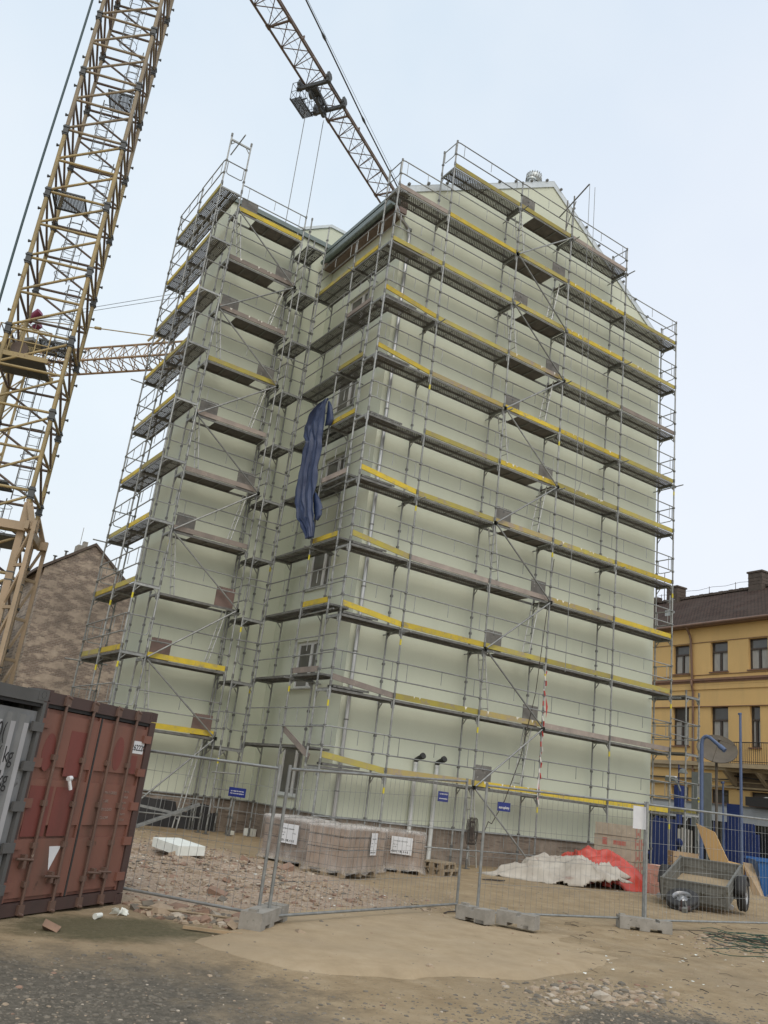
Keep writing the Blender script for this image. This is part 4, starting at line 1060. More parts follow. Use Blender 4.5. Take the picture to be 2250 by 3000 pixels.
# roof, chimneys, gutter and downpipe
b = MB(); L_ = Vector(H(0, -5, 13.25)) - Vector(H(0, .35, 10.05)); sl = L_.length
b.add([(-15, 0, 0), (10, 0, 0), (10, sl, 0), (-15, sl, 0), (-15, 0, -.12), (10, 0, -.12), (10, sl, -.12), (-15, sl, -.12)], [(0, 1, 2, 3), (7, 6, 5, 4), (0, 4, 5, 1), (1, 5, 6, 2), (2, 6, 7, 3), (3, 7, 4, 0)])
e1 = UY; e2 = L_.normalized(); e3 = e2.cross(e1)
if e3.z < 0: e3 = -e3
ro = link('roof', b.mesh('roof', ['roof_tile']), yh); ro.matrix_local = Matrix(((e1.x, e2.x, e3.x, H(0, .35, 10.05)[0]), (e1.y, e2.y, e3.y, H(0, .35, 10.05)[1]), (e1.z, e2.z, e3.z, H(0, .35, 10.05)[2]), (0, 0, 0, 1)))
b = MB(); b.prism([(-15, -5, 13.28), (-15, -10, 10.05), (-15, -5, 13.1)], (25, 0, 0)); hpart('rear_roof', b, ['roof_tile'])
for u0, u1, top in ((4.35, 5.2, 14.05), (-1.8, -.88, 14.1)):
    b = MB(); hb(b, u0, u1, -5.4, -4.6, 12.6, top); hb(b, u0 - .06, u1 + .06, -5.46, -4.54, top, top + .1)
    for i in range(3): hb(b, u0 - .012, u1 + .012, -5.412, -4.588, 13.4 + .2 * i, 13.44 + .2 * i)
    hpart('chimney', b, ['chimney'])
b = MB()
for i in range(60): u = 8 - .36 * i; hb(b, u, u + .3, -5.1, -4.9, 13.26, 13.40 + .02 * (i % 2))
for i in range(9): u = 6 - 1.9 * i; b.tube((u, -5, 13.3), (u, -5, 13.85), .018, 5)
b.path([(8 - i, -5, 13.8 - .08 * (i % 2)) for i in range(18)], .012, 5)
b.tube((5.75, -5, 13.3), (5.75, -5, 15.3), .025, 5); hb(b, 6.1, 6.7, -5.2, -4.8, 13.3, 13.65)
hpart('ridge', b, ['chimney'])
b = MB(); b.tube((2.75, -2.2, 11.5), (2.75, -2.2, 12.75), .03, 6); b.tube((2.4, -2.2, 12.45), (3.1, -2.2, 12.45), .02, 5); b.tube((2.6, -2.2, 12.6), (2.9, -2.2, 12.3), .02, 5); hb(b, 2.55, 2.95, -2.4, -2.0, 11.4, 11.8); hpart('roof_aerial', b, ['galv'])
b = MB(); b.tube((-14.5, .42, 10.03), (9.5, .42, 10.03), .085, 8); hb(b, -14.5, 9.5, .02, .4, 9.92, 10.0)
b.path([(-.76, .4, 9.98), (-.76, .15, 9.55), (-.82, .12, 9.3), (-.92, .1, 6.9), (-.92, .2, 7.1), (-.97, .2, 6.8), (-.97, .1, 6.5), (-1.0, .1, .9)], .065, 8); hpart('gutter', b, ['gutter_brown'])
b = MB(); b.path([(4.5, .1, 2.1), (0, .12, 2.05), (-3.4, .15, 2.12), (-3.6, .2, 2.3), (-8, .5, 1.95)], .03, 5); b.path([(-3.5, .1, 2.6), (-3.5, .1, 1.85), (-3.0, .1, 1.8)], .02, 5); hpart('cable_run', b, ['iron'])

# ------------------------------------------------------------------ old houses on the left
k_ = 1.219; cam0 = Vector((-11.404, -19.631, -.403))
def far(x, z, y=26): p = cam0 + (Vector((x, y, z)) - cam0) * k_; return p
pk, le, r1, r2_ = far(-.52, 10.09), far(-2.77, 8.36), far(1.2, 8.78), far(3.4, 7.0)
oh = thing('old_house', 'old brick house with bare patchy gable wall behind the stair wing', 'house', (le.x, le.y, G))
b = MB(); y = le.y
def oq(x, z): return (x - le.x, 0, z - G)
b.prism([oq(le.x, G), oq(r2_.x + 2, G), oq(r2_.x + 2, r2_.z - 1.6), oq(r2_.x, r2_.z), oq(r1.x, r1.z), oq(pk.x, pk.z), oq(le.x, le.z)], (0, 14, 0)); part('wall', b, ['old_brick'], oh)
b = MB()
for (p, q) in ((le - Vector((.5, 0, .32)), pk), (pk, r2_ + Vector((2, 0, -1.65)))):
    b.prism([(p.x - le.x, -.12, p.z - G + .02), (q.x - le.x, -.12, q.z - G + .02), (q.x - le.x, -.12, q.z - G + .22), (p.x - le.x, -.12, p.z - G + .22)], (0, 14.3, 0))
part('roof', b, ['chimney'], oh)
ch = far(-.68, 10.0); b = MB(); b.box((ch.x - le.x - .55, 1.5, ch.z - G - 1), (ch.x - le.x + .35, 2.3, ch.z - G + .3)); b.box((ch.x - le.x - .2, 1.7, ch.z - G + .3), (ch.x - le.x + .1, 2.0, ch.z - G + .65)); b.tube((ch.x - le.x - .45, 1.5, ch.z - G), (ch.x - le.x - .45, 1.5, ch.z - G + 1.5), .02, 5); part('chimney', b, ['concrete'], oh)
for dx in (1.25, -.2):
    b = MB(); p = le + (pk - le) * (.42 if dx > 0 else .78) if dx > 0 else le + (pk - le) * .2
    b.tube((p.x - le.x, .5, p.z - G - .3), (p.x - le.x, .5, p.z - G + .5), .06, 8); b.tube((p.x - le.x, .5, p.z - G + .53), (p.x - le.x, .5, p.z - G + .58), .14, 8); part('flue_pipe', b, ['galv_dark'], oh)
# low olive house further left, mostly behind the crane
lh = thing('old_house', 'olive-plastered house with reddish roof and brick chimney, half hidden behind the crane foot', 'house', (-9.5, 37, G))
b = MB(); b.box((-8, 0, 0), (6.4, 8, 9.0)); part('wall', b, ['house_olive'], lh)
b = MB(); b.prism([(-8.3, -.4, 9.0), (6.5, -.4, 9.0), (6.5, 4, 10.6), (-8.3, 4, 10.6)], (0, 0, -.2)); b.box((-8.2, -.2, 8.5), (6.45, -.01, 8.8), 1); part('roof', b, ['roof_red', 'stone_pale'], lh)
b = MB(); b.box((1.7, 2, 9.5), (3.0, 3.2, 12.0)); b.box((1.55, 1.85, 12.0), (3.15, 3.35, 12.25)); part('chimney', b, ['roof_red'], lh)
for x in (-2.5, .4, 3.4):
    b = MB(); b.box((x, -.05, 5.4), (x + 1.2, -.01, 7.3)); wn = part('window', b, ['wood_dark'], lh); b = MB(); b.box((x + .1, -.06, 5.5), (x + 1.1, -.051, 7.2)); part('pane', b, ['glass_old'], wn)
# ------------------------------------------------------------------ ground
def gh(x, y):
    """ground height"""
    n = mnoise.noise((x * .35, y * .35, 3)) * .035 + mnoise.noise((x * 1.3, y * 1.3, 8)) * .012
    d = ((x + 4.3) / 3.2) ** 2 + ((y + 3.2) / 6.0) ** 2
    m = max(0, 1 - d) * (.10 + .12 * mnoise.noise((x * 1.7, y * 1.7, 1)) + .05 * mnoise.noise((x * 4, y * 4, 2)))
    d2 = ((x - 11.6) / 2.6) ** 2 + ((y + 4.6) / 2.2) ** 2
    m += max(0, 1 - d2) * .28
    return G + n + m
def axis(lo, hi, st): return [lo + st * i for i in range(int(round((hi - lo) / st)) + 1)]
gx = [-1500, -500, -150, -60, -30] + axis(-20, 18, .25) + [22, 30, 45, 80, 200, 600, 1500]
gy = [-300, -80, -40, -26] + axis(-20, 8, .25) + [12, 20, 35, 60, 150, 500, 1500]
b = MB(); nx = len(gx)
b.v = [(x, y, gh(x, y) if -19.5 < x < 17.5 and -19.5 < y < 7.5 else G) for y in gy for x in gx]
for j in range(len(gy) - 1):
    for i in range(nx - 1): b.f.append((j * nx + i, j * nx + i + 1, (j + 1) * nx + i + 1, (j + 1) * nx + i)); b.m.append(0); b.sm.append(True)
struct('ground', b, ['ground'])
b = MB(); b.add([(18.5, -60, G + .012), (27.2, -60, G + .012), (33.5, 70, G + .012), (24, 70, G + .012)], [(0, 1, 2, 3)]); struct('road', b, ['asphalt'])
# dusty concrete slab under the fence, with a ragged edge
out = [(-5.9, -8.8), (-6.6, -9.6), (-7.35, -10.25), (-7.1, -11.0), (-6.75, -11.55), (-6.2, -11.75), (-5.6, -11.9), (-4.8, -11.75), (-4.0, -12.0), (-3.0, -11.8), (-1.9, -11.4), (-.9, -11.0), (.6, -10.6), (1.4, -9.6), (.6, -8.6), (-.8, -8.0), (-2.4, -7.5), (-3.9, -7.7), (-5.0, -8.2)]
poly = []
for (x0, y0), (x1, y1) in zip(out, out[1:] + out[:1]):
    for t in range(6):
        f = t / 6; x, y = x0 + (x1 - x0) * f, y0 + (y1 - y0) * f
        poly.append((x + .07 * mnoise.noise((x * 4, y * 4, 0)), y + .07 * mnoise.noise((x * 4, y * 4, 5))))
b = MB(); n = len(poly); cx, cy_ = -3.6, -10
vs = [(cx, cy_, G + .055)]; fs = []
for k in (.5, .9, 1.0):
    for x, y in poly:
        X, Y = cx + (x - cx) * k, cy_ + (y - cy_) * k; sk_ = max(0., min(1., (X + 2.6) / 2.2)); vs.append((X, Y, (G + .052 - .085 * sk_ + .02 * mnoise.noise((X * 1.2, Y * 1.2, 4)) * sk_ if k < 1 else gh(X, Y) - .02 - .03 * sk_)))
fs += [(0, 1 + i, 1 + (i + 1) % n) for i in range(n)]
for r_ in (0, 1): fs += [(1 + r_ * n + i, 1 + (r_ + 1) * n + i, 1 + (r_ + 1) * n + (i + 1) % n, 1 + r_ * n + (i + 1) % n) for i in range(n)]
b.add(vs, fs, 0, True); struct('pavement', b, ['slab'])

# rubble, gravel and litter that nobody could count
def stone(b, p, s, mi, r, flat=.6, brick=False):
    if brick:
        a = r.uniform(0, 6.3); q = Matrix.Rotation(a, 3, 'Z') @ Matrix.Rotation(r.uniform(-.5, .5), 3, 'X') @ Matrix.Rotation(r.uniform(-.4, .4), 3, 'Y')
        d = (s * r.uniform(.7, 1.3), s * .6, s * .35)
        vs = [Vector(p) + q @ Vector((x * d[0] * r.uniform(.85, 1.1), y * d[1] * r.uniform(.85, 1.1), z * d[2])) for z in (-1, 1) for x, y in ((-1, -1), (1, -1), (1, 1), (-1, 1))]
        b.add(vs, [(0, 3, 2, 1), (4, 5, 6, 7), (0, 1, 5, 4), (1, 2, 6, 5), (2, 3, 7, 6), (3, 0, 4, 7)], mi); return
    n = 5; a0 = r.uniform(0, 6.3); vs = []
    for k, (rr, z) in enumerate(((1, -.3), (.85, .35))):
        for i in range(n):
            t = a0 + 2 * math.pi * i / n; q = s * rr * r.uniform(.7, 1.15)
            vs.append((p[0] + q * math.cos(t), p[1] + q * math.sin(t), p[2] + z * s * flat * r.uniform(.7, 1.2)))
    vs.append((p[0] + s * r.uniform(-.2, .2), p[1] + s * r.uniform(-.2, .2), p[2] + s * flat * .75))
    b.add(vs, [(i, (i + 1) % n, n + (i + 1) % n, n + i) for i in range(n)] + [(n + i, n + (i + 1) % n, 2 * n) for i in range(n)], mi)
r = random.Random(11); b = MB()
for i in range(7600):
    x = r.gauss(-4.5, 1.5); y = r.gauss(-5.6, 2.0) if i % 3 else r.gauss(-1.2, 2.2)
    if y < -8.9 or y > 4.2 or (y > .2 and x > .3) or x < -7.6 or (x + 7.25) * .70 + (y + 7.87) * .714 < .1 or (x > -2.3 and y > -4.9): continue
    s = min(.085, .010 + r.expovariate(1 / .0135)); stone(b, (x, y, gh(x, y) + s * .0), s, r.choices((0, 1, 2, 3), (2.4, 9, 1.6, 1.8))[0], r, brick=r.random() < .4)
for i in range(900):                                       # thick band along the fence foot by the container
    t = r.random(); x = -7.3 + 1.6 * t + r.gauss(0, .25); y = -8.1 - 1.1 * t + r.gauss(0, .28)
    if (x + 7.25) * .70 + (y + 7.87) * .714 < .02 and x < -7.2: continue
    s = min(.11, .016 + r.expovariate(1 / .023)); stone(b, (x, y, gh(x, y) + s * .2), s, r.choices((0, 1, 2, 3), (4, 6, 3, 1))[0], r, brick=r.random() < .4)
struct('rubble', b, ['stone0', 'stone1', 'stone2', 'stone3'], 'stuff')
b = MB()
for i in range(9000):
    if i % 2: x, y = r.gauss(-9.3, 1.3), r.gauss(-12.6, .9)
    else: x, y = r.gauss(-4.3, 1.2), r.gauss(-13.9, .75)
    s = .005 + r.expovariate(1 / .0075); stone(b, (x, y, gh(x, y) + s * .05), min(s, .035), r.choices((0, 1, 2, 3), (.2, 1, 12, .25))[0], r, .5)
struct('gravel', b, ['stone0', 'stone1', 'stone2', 'stone3'], 'stuff')
b = MB()
for i in range(1500):
    x, y = r.uniform(-7, 9), r.uniform(-14, -2.5)
    s = .005 + r.expovariate(1 / .007); stone(b, (x, y, max(gh(x, y), G + .05 if -7 < x < 0 and -11.6 < y < -8 else -9) + s * .1), min(s, .06), r.choices((0, 1, 2, 3), (1, 5, 3, 1))[0], r)
for i in range(420):                                       # heap of cobbles and mortar at the bottom edge
    x, y = r.gauss(-3.5, .55), r.gauss(-12.7, .3); s = .015 + r.expovariate(1 / .017); stone(b, (x, y, gh(x, y) + s * .05), min(s, .08), r.choices((0, 1, 2, 3), (1, 6, 3, 1))[0], r)
for i in range(380):
    x, y = r.gauss(3.2, .8), r.gauss(-9.9, .45); s = .012 + r.expovariate(1 / .014); stone(b, (x, y, gh(x, y) + s * .05), min(s, .07), r.choices((0, 1, 2, 3), (2, 5, 3, 1))[0], r)
struct('gravel', b, ['stone0', 'stone1', 'stone2', 'stone3'], 'stuff')
b = MB()
for i in range(230):                                       # white scraps of polystyrene and paper
    if i < 110: x, y = r.uniform(-3.5, 5), r.uniform(-13.3, -9)
    else: x, y = r.gauss(-4.4, 1.5), r.gauss(-3.8, 2.2)
    if (x + 7.25) * .70 + (y + 7.87) * .714 < .1: continue
    s = r.uniform(.008, .035); a = r.uniform(0, 6); z = gh(x, y) + .012 + s * .2
    b.add([(x + s * math.cos(a + t) * r.uniform(.5, 1.2), y + s * math.sin(a + t) * r.uniform(.5, 1.2), z + r.uniform(-.2, .3) * s) for t in (0, 1.6, 3.1, 4.7)] , [(0, 1, 2, 3)])
struct('litter', b, ['foam'], 'stuff')
b = MB()
for i in range(260):                                       # sticks, wire ends and straw
    if i < 130: x, y = r.uniform(-5, 6), r.uniform(-13, -7)
    else: x, y = r.gauss(-4.6, 1.6), r.gauss(-4.5, 2.2)
    if (x + 7.25) * .70 + (y + 7.87) * .714 < .2: continue
    a = r.uniform(0, 6.3); L = r.uniform(.05, .22); z = gh(x, y) + .012; b.path([(x, y, z), (x + L * .5 * math.cos(a), y + L * .5 * math.sin(a), z + .012), (x + L * math.cos(a + .4), y + L * math.sin(a + .4), z)], r.uniform(.002, .005), 4)
struct('litter', b, ['wire_dark'], 'stuff')
b = MB()
for i in range(46):                                        # tangle of green wire at the lower right
    x, y = r.gauss(3.4, .75), r.gauss(-9.6, .5); a = r.gauss(-.55, .35); z = gh(x, y) + .02; L = r.uniform(.5, 1.9)
    b.path([(x + L * t * math.cos(a + .5 * math.sin(3 * t + i)), y + L * t * math.sin(a + .5 * math.sin(3 * t + i)), z + .03 * math.sin(t * 7 + i) + .03) for t in [q / 8 for q in range(9)]], .006, 4, 0 if i % 3 else 1)
struct('wire_tangle', b, ['wire_green', 'wire_dark'], 'stuff')

# ------------------------------------------------------------------ shipping containers
def container(label, org, ang, Wd, Ht, Ln, paint, rail, pw=.13):
    t = thing('shipping_container', label, 'container', (org[0], org[1], G), ang)
    b = MB()
    n = int(Ln / .28)
    for side in (0, 1):
        x = .06 if side == 0 else Wd - .06; pts = []
        for i in range(n):
            y = .15 + (Ln - .3) * i / n; d = (Ln - .3) / n
            dx = .035 * (1 if side == 0 else -1)
            pts += [(x, y), (x, y + d * .35), (x + dx, y + d * .5), (x + dx, y + d * .85)]
        pts.append((x, Ln - .15))
        b.add([(px, py, .14) for px, py in pts] + [(px, py, Ht - .1) for px, py in pts], [(i, i + 1, len(pts) + i + 1, len(pts) + i) if side else (i, len(pts) + i, len(pts) + i + 1, i + 1) for i in range(len(pts) - 1)])
    b.box((.05, .1, Ht - .10), (Wd - .05, Ln - .1, Ht - .05)); b.box((.08, Ln - .12, .12), (Wd - .08, Ln - .06, Ht - .08)); b.box((.08, .1, .08), (Wd - .08, Ln - .1, .13))
    part('shell', b, [paint], t)
    b = MB()
    for x in (0, Wd - pw):
        b.box((x, 0, .13), (x + pw, .13, Ht - .13)); b.box((x, Ln - .13, .13), (x + pw, Ln, Ht - .13))
        b.box((x + .02, .13, 0.02), (x + pw - .03, Ln - .13, .15)); b.box((x + .02, .13, Ht - .12), (x + pw - .03, Ln - .13, Ht - .01))
    b.box((pw, .0, .03), (Wd - pw, .12, .16)); b.box((pw, .0, Ht - .15), (Wd - pw, .12, Ht - .02)); b.box((pw, .02, Ht - .19), (Wd - pw, .09, Ht - .152), 1)
    for x in (-.004, Wd - .166):
        for y in (-.004, Ln - .166):
            for z in (0, Ht - .118):
                b.box((x, y, z), (x + .17, y + .17, z + .12))
                b.lathe([(.04, -.002), (.04, .03), (.001, .03)], 10, 1, 'y', (x + .085, y if y < 1 else y + .14, z + .06))
                b.lathe([(.04, -.002), (.04, .03), (.001, .03)], 10, 1, 'x', (x if x < 1 else x + .14, y + .085, z + .06))
    part('frame', b, [rail, 'black'], t)
    return t
def door(t, x0, x1, Ht, paint, hinge_left, rods, corr=False, strips=()):
    b = MB(); z0, z1 = .17, Ht - .2
    b.box((x0, .045, z0), (x1, .075, z1))
    if corr:
        n = 5; w_ = (x1 - x0 - .1) / n
        for i in range(n): b.prism([(x0 + .05 + w_ * i, .046, z0 + .05), (x0 + .05 + w_ * (i + .2), .012, z0 + .05), (x0 + .05 + w_ * (i + .6), .012, z0 + .05), (x0 + .05 + w_ * (i + .8), .046, z0 + .05)], (0, 0, z1 - z0 - .1))
    else:
        for a, c in ((.02, .315), (.385, .625), (.695, .98)):
            b.box((x0 + .03, .02, z0 + (z1 - z0) * a), (x1 - .03, .046, z0 + (z1 - z0) * c))
        b.box((x0 + .0, .018, z0), (x0 + .03, .047, z1)); b.box((x1 - .03, .018, z0), (x1, .047, z1))
    d = part('door', b, [paint], t)
    for k in range(5):
        b = MB(); z = z0 + (z1 - z0) * (.08 + .21 * k); xh = x0 if hinge_left else x1
        b.box((xh - .09, -.012, z - .05), (xh + .09, .02, z + .05)); part('hinge', b, ['cont_grey_rail' if corr else paint], d)
    for x in rods:
        b = MB(); b.tube((x, -.012, .06), (x, -.012, Ht - .06), .019, 8)
        for z in (.09, Ht - .09): b.box((x - .05, -.03, z - .05), (x + .05, .0, z + .05)); b.tube((x - .03, -.02, z - .04 if z < 1 else z + .06), (x + .05, -.02, z - .06 if z < 1 else z + .04), .02, 6)
        for z in (.35, .75, 1.2, 1.7): b.box((x - .045, -.02, z - .03), (x + .045, .022, z + .03))
        part('lock_rod', b, ['steel_bar'], d)
    return d
ca = R(39)
t = container('rusty red-brown shipping container with closed doors, number 262220 on the right door', (-9.147, -9.406), ca, 2.44, 2.42, 6.06, 'cont_red', 'cont_dark')
d1 = door(t, .14, 1.205, 2.42, 'cont_red', True, (.44, .98)); d2 = door(t, 1.235, 2.30, 2.42, 'cont_red', False, (1.50, 1.95))
b = MB(); b.box((1.206, .01, .17), (1.234, .05, 2.22)); part('gasket', b, ['rubber'], t)
def oval(b, x, z, rx, rz): b.prism([(x + rx * math.cos(2 * math.pi * i / 18), .0195, z + rz * math.sin(2 * math.pi * i / 18)) for i in range(18)], (0, -.002, 0))
for (x0, x1, z0, z1, dd) in ((.68, 1.04, 1.50, 2.02, d1), (.18, .58, .84, 1.38, d1), (.63, 1.06, .84, 1.38, d1), (1.98, 2.18, 1.60, 1.83, d2)):
    b = MB(); b.box((x0, .0172, z0), (x1, .0195, z1)); part('repainted_patch', b, ['cont_patch'], dd)
for x, z, dd in ((.34, 1.75, d1), (1.72, 1.83, d2)):
    b = MB(); oval(b, x, z, .11, .21); part('repainted_patch', b, ['cont_patch'], dd)
b = MB(); b.prism([(.74, .0185, .73), (.95, .0185, .73), (.81, .0185, .47)], (0, -.003, 0)); part('sticker', b, ['label_white'], d1)
b = MB(); b.box((1.985, .0165, 1.86), (2.28, .0195, 2.02)); part('number_plate', b, ['label_white'], d2)
part('lettering', text('262220', .108, 'black', bold=True), None, d2, (1.99, .016, 1.90), (R(90), 0, 0))
for i, s in enumerate(('MAX.GROSS', 'TARE', 'PAYLOAD', 'CU.CAP.')): part('lettering', text(s, .05, 'faded_white'), None, d2, (1.60, .017, 1.33 - .10 * i), (R(90), 0, 0))
for i, s in enumerate(('30.480 KG', '67.200 LB', '2.220 KG', '4.890 LB', '28.260 KG', '33.1 CU.M')): part('lettering', text(s, .036, 'faded_white'), None, d2, (1.99, .017, 1.36 - .07 * i), (R(90), 0, 0))
for x, dd in ((.16, d1), (.70, d1), (1.52, d2), (1.74, d2)):
    b = MB(); b.tube((x, -.03, .62 if x < .5 else .42), (x + .28, -.03, .60 if x < .5 else .40), .016, 6); b.box((x + .12, -.04, .52 if x < .5 else .34), (x + .17, .02, .66 if x < .5 else .46)); part('handle', b, ['steel_bar'], dd)
b = MB(); b.tube((.76, -.03, 1.47), (.80, -.05, 1.36), .022, 6); b.tube((.74, -.03, 1.48), (.80, -.03, 1.49), .03, 6); part('padlock', b, ['label_white'], d1)
gorg = (-9.147 - 2.47 * math.cos(ca) + .06, -9.406 - 2.47 * math.sin(ca) - .08)
t = container('battered grey corrugated shipping container with weight figures on its door, beside the red-brown one', gorg, ca, 2.44, 2.40, 6.06, 'cont_grey', 'cont_grey_rail', .055)
d = door(t, 1.24, 2.375, 2.36, 'cont_grey', False, (1.42, 1.55), True)
door(t, .14, 1.21, 2.36, 'cont_grey', True, (.4, .85), True)
w_ = (2.375 - 1.24 - .1) / 5
for i in (1, 2, 3, 4):
    x = 1.24 + .05 + w_ * (i + .2); b = MB(); b.box((x + .004, .0095, .75), (x + w_ * .4 - .004, .0115, 2.02)); part('painted_strip', b, ['cont_white'], d)
for zz, s in ((1.86, '0 40('), (1.62, '0 32( kg'), (1.38, '2 25( kg')): part('lettering', text(s, .235, 'black'), None, d, (1.56, .008, zz - .02), (R(90), 0, 0)).scale = (.72, 1, 1)

# ------------------------------------------------------------------ site fence
def fence(label, p0, p1, t0, t1, drop=0.):
    """bottom corners p0 p1, heights of the top rail t0 t1"""
    p0 = Vector(p0); p1 = Vector(p1); q0 = Vector((p0.x, p0.y, t0)); q1 = Vector((p1.x, p1.y, t1))
    t = thing('mesh_fence', label, 'fence panel', (p0.x, p0.y, G), 0, 'mobile fence panels')
    o = Vector((p0.x, p0.y, G))
    b = MB()
    d = (p1 - p0).normalized()
    b.tube(p0 - o - Vector((0, 0, .12)), q0 - o + Vector((0, 0, .05)), .023, 8); b.tube(p1 - o - Vector((0, 0, .12 + drop)), q1 - o + Vector((0, 0, .05)), .023, 8)
    b.tube(p0 - o, p1 - o, .019, 8); b.tube(q0 - o, q1 - o, .019, 8)
    part('frame', b, ['galv'], t)
    b = MB(); L = (p1 - p0).length; n = int(L / .125)
    for i in range(1, n):
        f = i / n; a = p0.lerp(p1, f) - o; c = q0.lerp(q1, f) - o; m = a.lerp(c, .5) + d.cross(Vector((0, 0, 1))) * .004 * math.sin(i * 1.7)
        b.path([a, m, c], .0028, 4)
    for f in (.22, .43, .66, .86): b.tube(p0.lerp(q0, f) - o, p1.lerp(q1, f) - o, .0028, 4)
    part('wire_mesh', b, ['galv'], t); return t
fence('mesh fence panel running from the red-brown container to the double post, by the rubble', (-8.0, -6.55, -2.05), (-5.97, -9.27, -2.05), -.26, -.30)
fence('mesh fence panel standing slightly open in front of the wrapped pallets', (-5.91, -9.43, -2.05), (-1.42, -7.62, -2.06), -.29, -.09, .14)
fence('mesh fence panel before the sheeting heap, with one blue sign and a white paper', (-1.69, -8.46, -2.05), (2.24, -8.48, -2.05), -.13, -.07)
fence('mesh fence panel at the right edge in front of the trailer', (2.13, -8.62, -2.05), (6.6, -8.36, -2.05), -.07, -.02)
def foot(label, x, y, a, L=.95, hollow=True):
    t = MB(); h = .2; w_ = .14
    t.box((-L / 2, -w_, .05), (L / 2, w_, h - .04)); t.box((-L / 2, -w_ + .004, h - .04), (L / 2 - .3, w_ - .004, h)); t.box((L / 2 - .22, -w_ + .004, h - .04), (L / 2, w_ - .004, h))
    for x0 in (-L / 2, -L / 2 + .35, L / 2 - .18): t.box((x0, -w_, 0), (x0 + .18, w_, .05))
    t.box((-L / 2 + .02, -.05, h), (-L / 2 + .12, .05, h + .03))
    return single('concrete_block', t, ['concrete'], label, 'concrete foot', (x, y, max(gh(x, y), G + .045 if x < 0 and y < -8 else G)), a, 'concrete feet of the mobile fence')
foot('concrete fence foot under the double post beside the slab corner', -5.93, -9.38, R(45), 1.1)
foot('concrete fence foot under the post left of the blue company sign', -1.86, -8.62, R(-75), .55)
foot('spare concrete fence foot lying loose beside the gap in the fence', -1.30, -8.98, R(-62), .62)
foot('concrete fence foot under the post left of the trailer', 1.98, -8.72, R(-35), .92)
def sign(label, p, d, s1, s2, w_=.36, h_=.17, size=.05, y1=.055, gap=.045):
    d = Vector(d).normalized(); a = math.atan2(d.y, d.x)
    b = MB(); b.box((0, -.012, 0), (w_, -.006, h_)); t = single('sign', b, ['sign_blue'], label, 'sign', p, a, 'blue signs on the fence')
    if s1: part('lettering', text(s1, size, 'white', align='CENTER', bold=True), None, t, (w_ / 2, -.0135, y1 + gap), (R(90), 0, 0))
    part('lettering', text(s2, size, 'white', align='CENTER', bold=True), None, t, (w_ / 2, -.0135, y1 - gap * .55), (R(90), 0, 0))
    return t
sign('blue fence sign with a phone number, left of the double post', (-6.40, -8.76, -.72), (2.03, -2.72, 0), 'tel: +420 775 499 958', 'web: www.europloty.cz', .25, .115, .0215, .045, .018)
sign('blue fence sign with a phone number, in front of the black-capped flues', (-2.36, -8.03, -.47), (4.49, 1.81, 0), 'tel: +420 775 499 958', 'web: www.europloty.cz', .34, .16, .029, .065)
sign('blue fence sign with white company lettering, right of the gap', (-1.46, -8.49, -.50), (1, 0, 0), None, 'europloty', .28, .14, .058, .065)
b = MB(); b.box((0, -.01, 0), (.38, -.005, .40)); single('paper_notice', b, ['label_white'], 'blank white paper sheet hung on the fence near the brick packs', 'paper', (1.86, -8.51, -.52), R(0))

# ------------------------------------------------------------------ wrapped pallets of paving blocks
def pallet_mesh(w_, l, h=.14):
    b = MB()
    for i in range(5): x = w_ * i / 5; b.box((x + .01, 0, h - .022), (x + w_ / 5 - .02, l, h))
    for x in (0, w_ / 2 - .05, w_ - .1): b.box((x, 0, 0), (x + .1, l, .02)); 
    for x in (0, w_ / 2 - .05, w_ - .1):
        for y in (0, l / 2 - .07, l - .14): b.box((x, y, .02), (x + .1, y + .14, h - .045))
    for y in (0, l / 2 - .05, l - .1): b.box((0, y, h - .044), (w_, y + .1, h - .0225))
    return b
def film_mesh(w_, l, h, seed):
    b = MB(); r = random.Random(seed); rows = [(h + .015, .0), (h * .98, .03), (h * .7, .028), (h * .4, .03), (.22, .03), (.13, .05), (.07, .08)]
    per = []
    n = 12
    for (x0, y0), (x1, y1) in (((0, 0), (w_, 0)), ((w_, 0), (w_, l)), ((w_, l), (0, l)), ((0, l), (0, 0))):
        for i in range(n): per.append((x0 + (x1 - x0) * i / n, y0 + (y1 - y0) * i / n))
    N = len(per); vs = []
    for k, (z, o) in enumerate(rows):
        for i, (x, y) in enumerate(per):
            dx, dy = x - w_ / 2, y - l / 2; m = max(abs(dx) / (w_ / 2), abs(dy) / (l / 2)); q = 1 + o / (w_ / 2)
            j = .012 * mnoise.noise((x * 6 + seed, y * 6, z * 3)) * (2.2 if k > 3 else 1)
            vs.append((w_ / 2 + dx * q + j, l / 2 + dy * q + j, z + (.07 * mnoise.noise((x * 4, y * 4 + seed, 2)) if k in (0, 6) else 0)))
    fs = [(k * N + i, k * N + (i + 1) % N, (k + 1) * N + (i + 1) % N, (k + 1) * N + i) for k in range(len(rows) - 1) for i in range(N)]
    vs.append((w_ / 2, l / 2, h + .05)); c = len(vs) - 1; fs += [(c, (i + 1) % N, i) for i in range(N)]
    b.add([(x, y, max(z, .012)) for x, y, z in vs], [tuple(reversed(f)) for f in fs], 0, True); return b
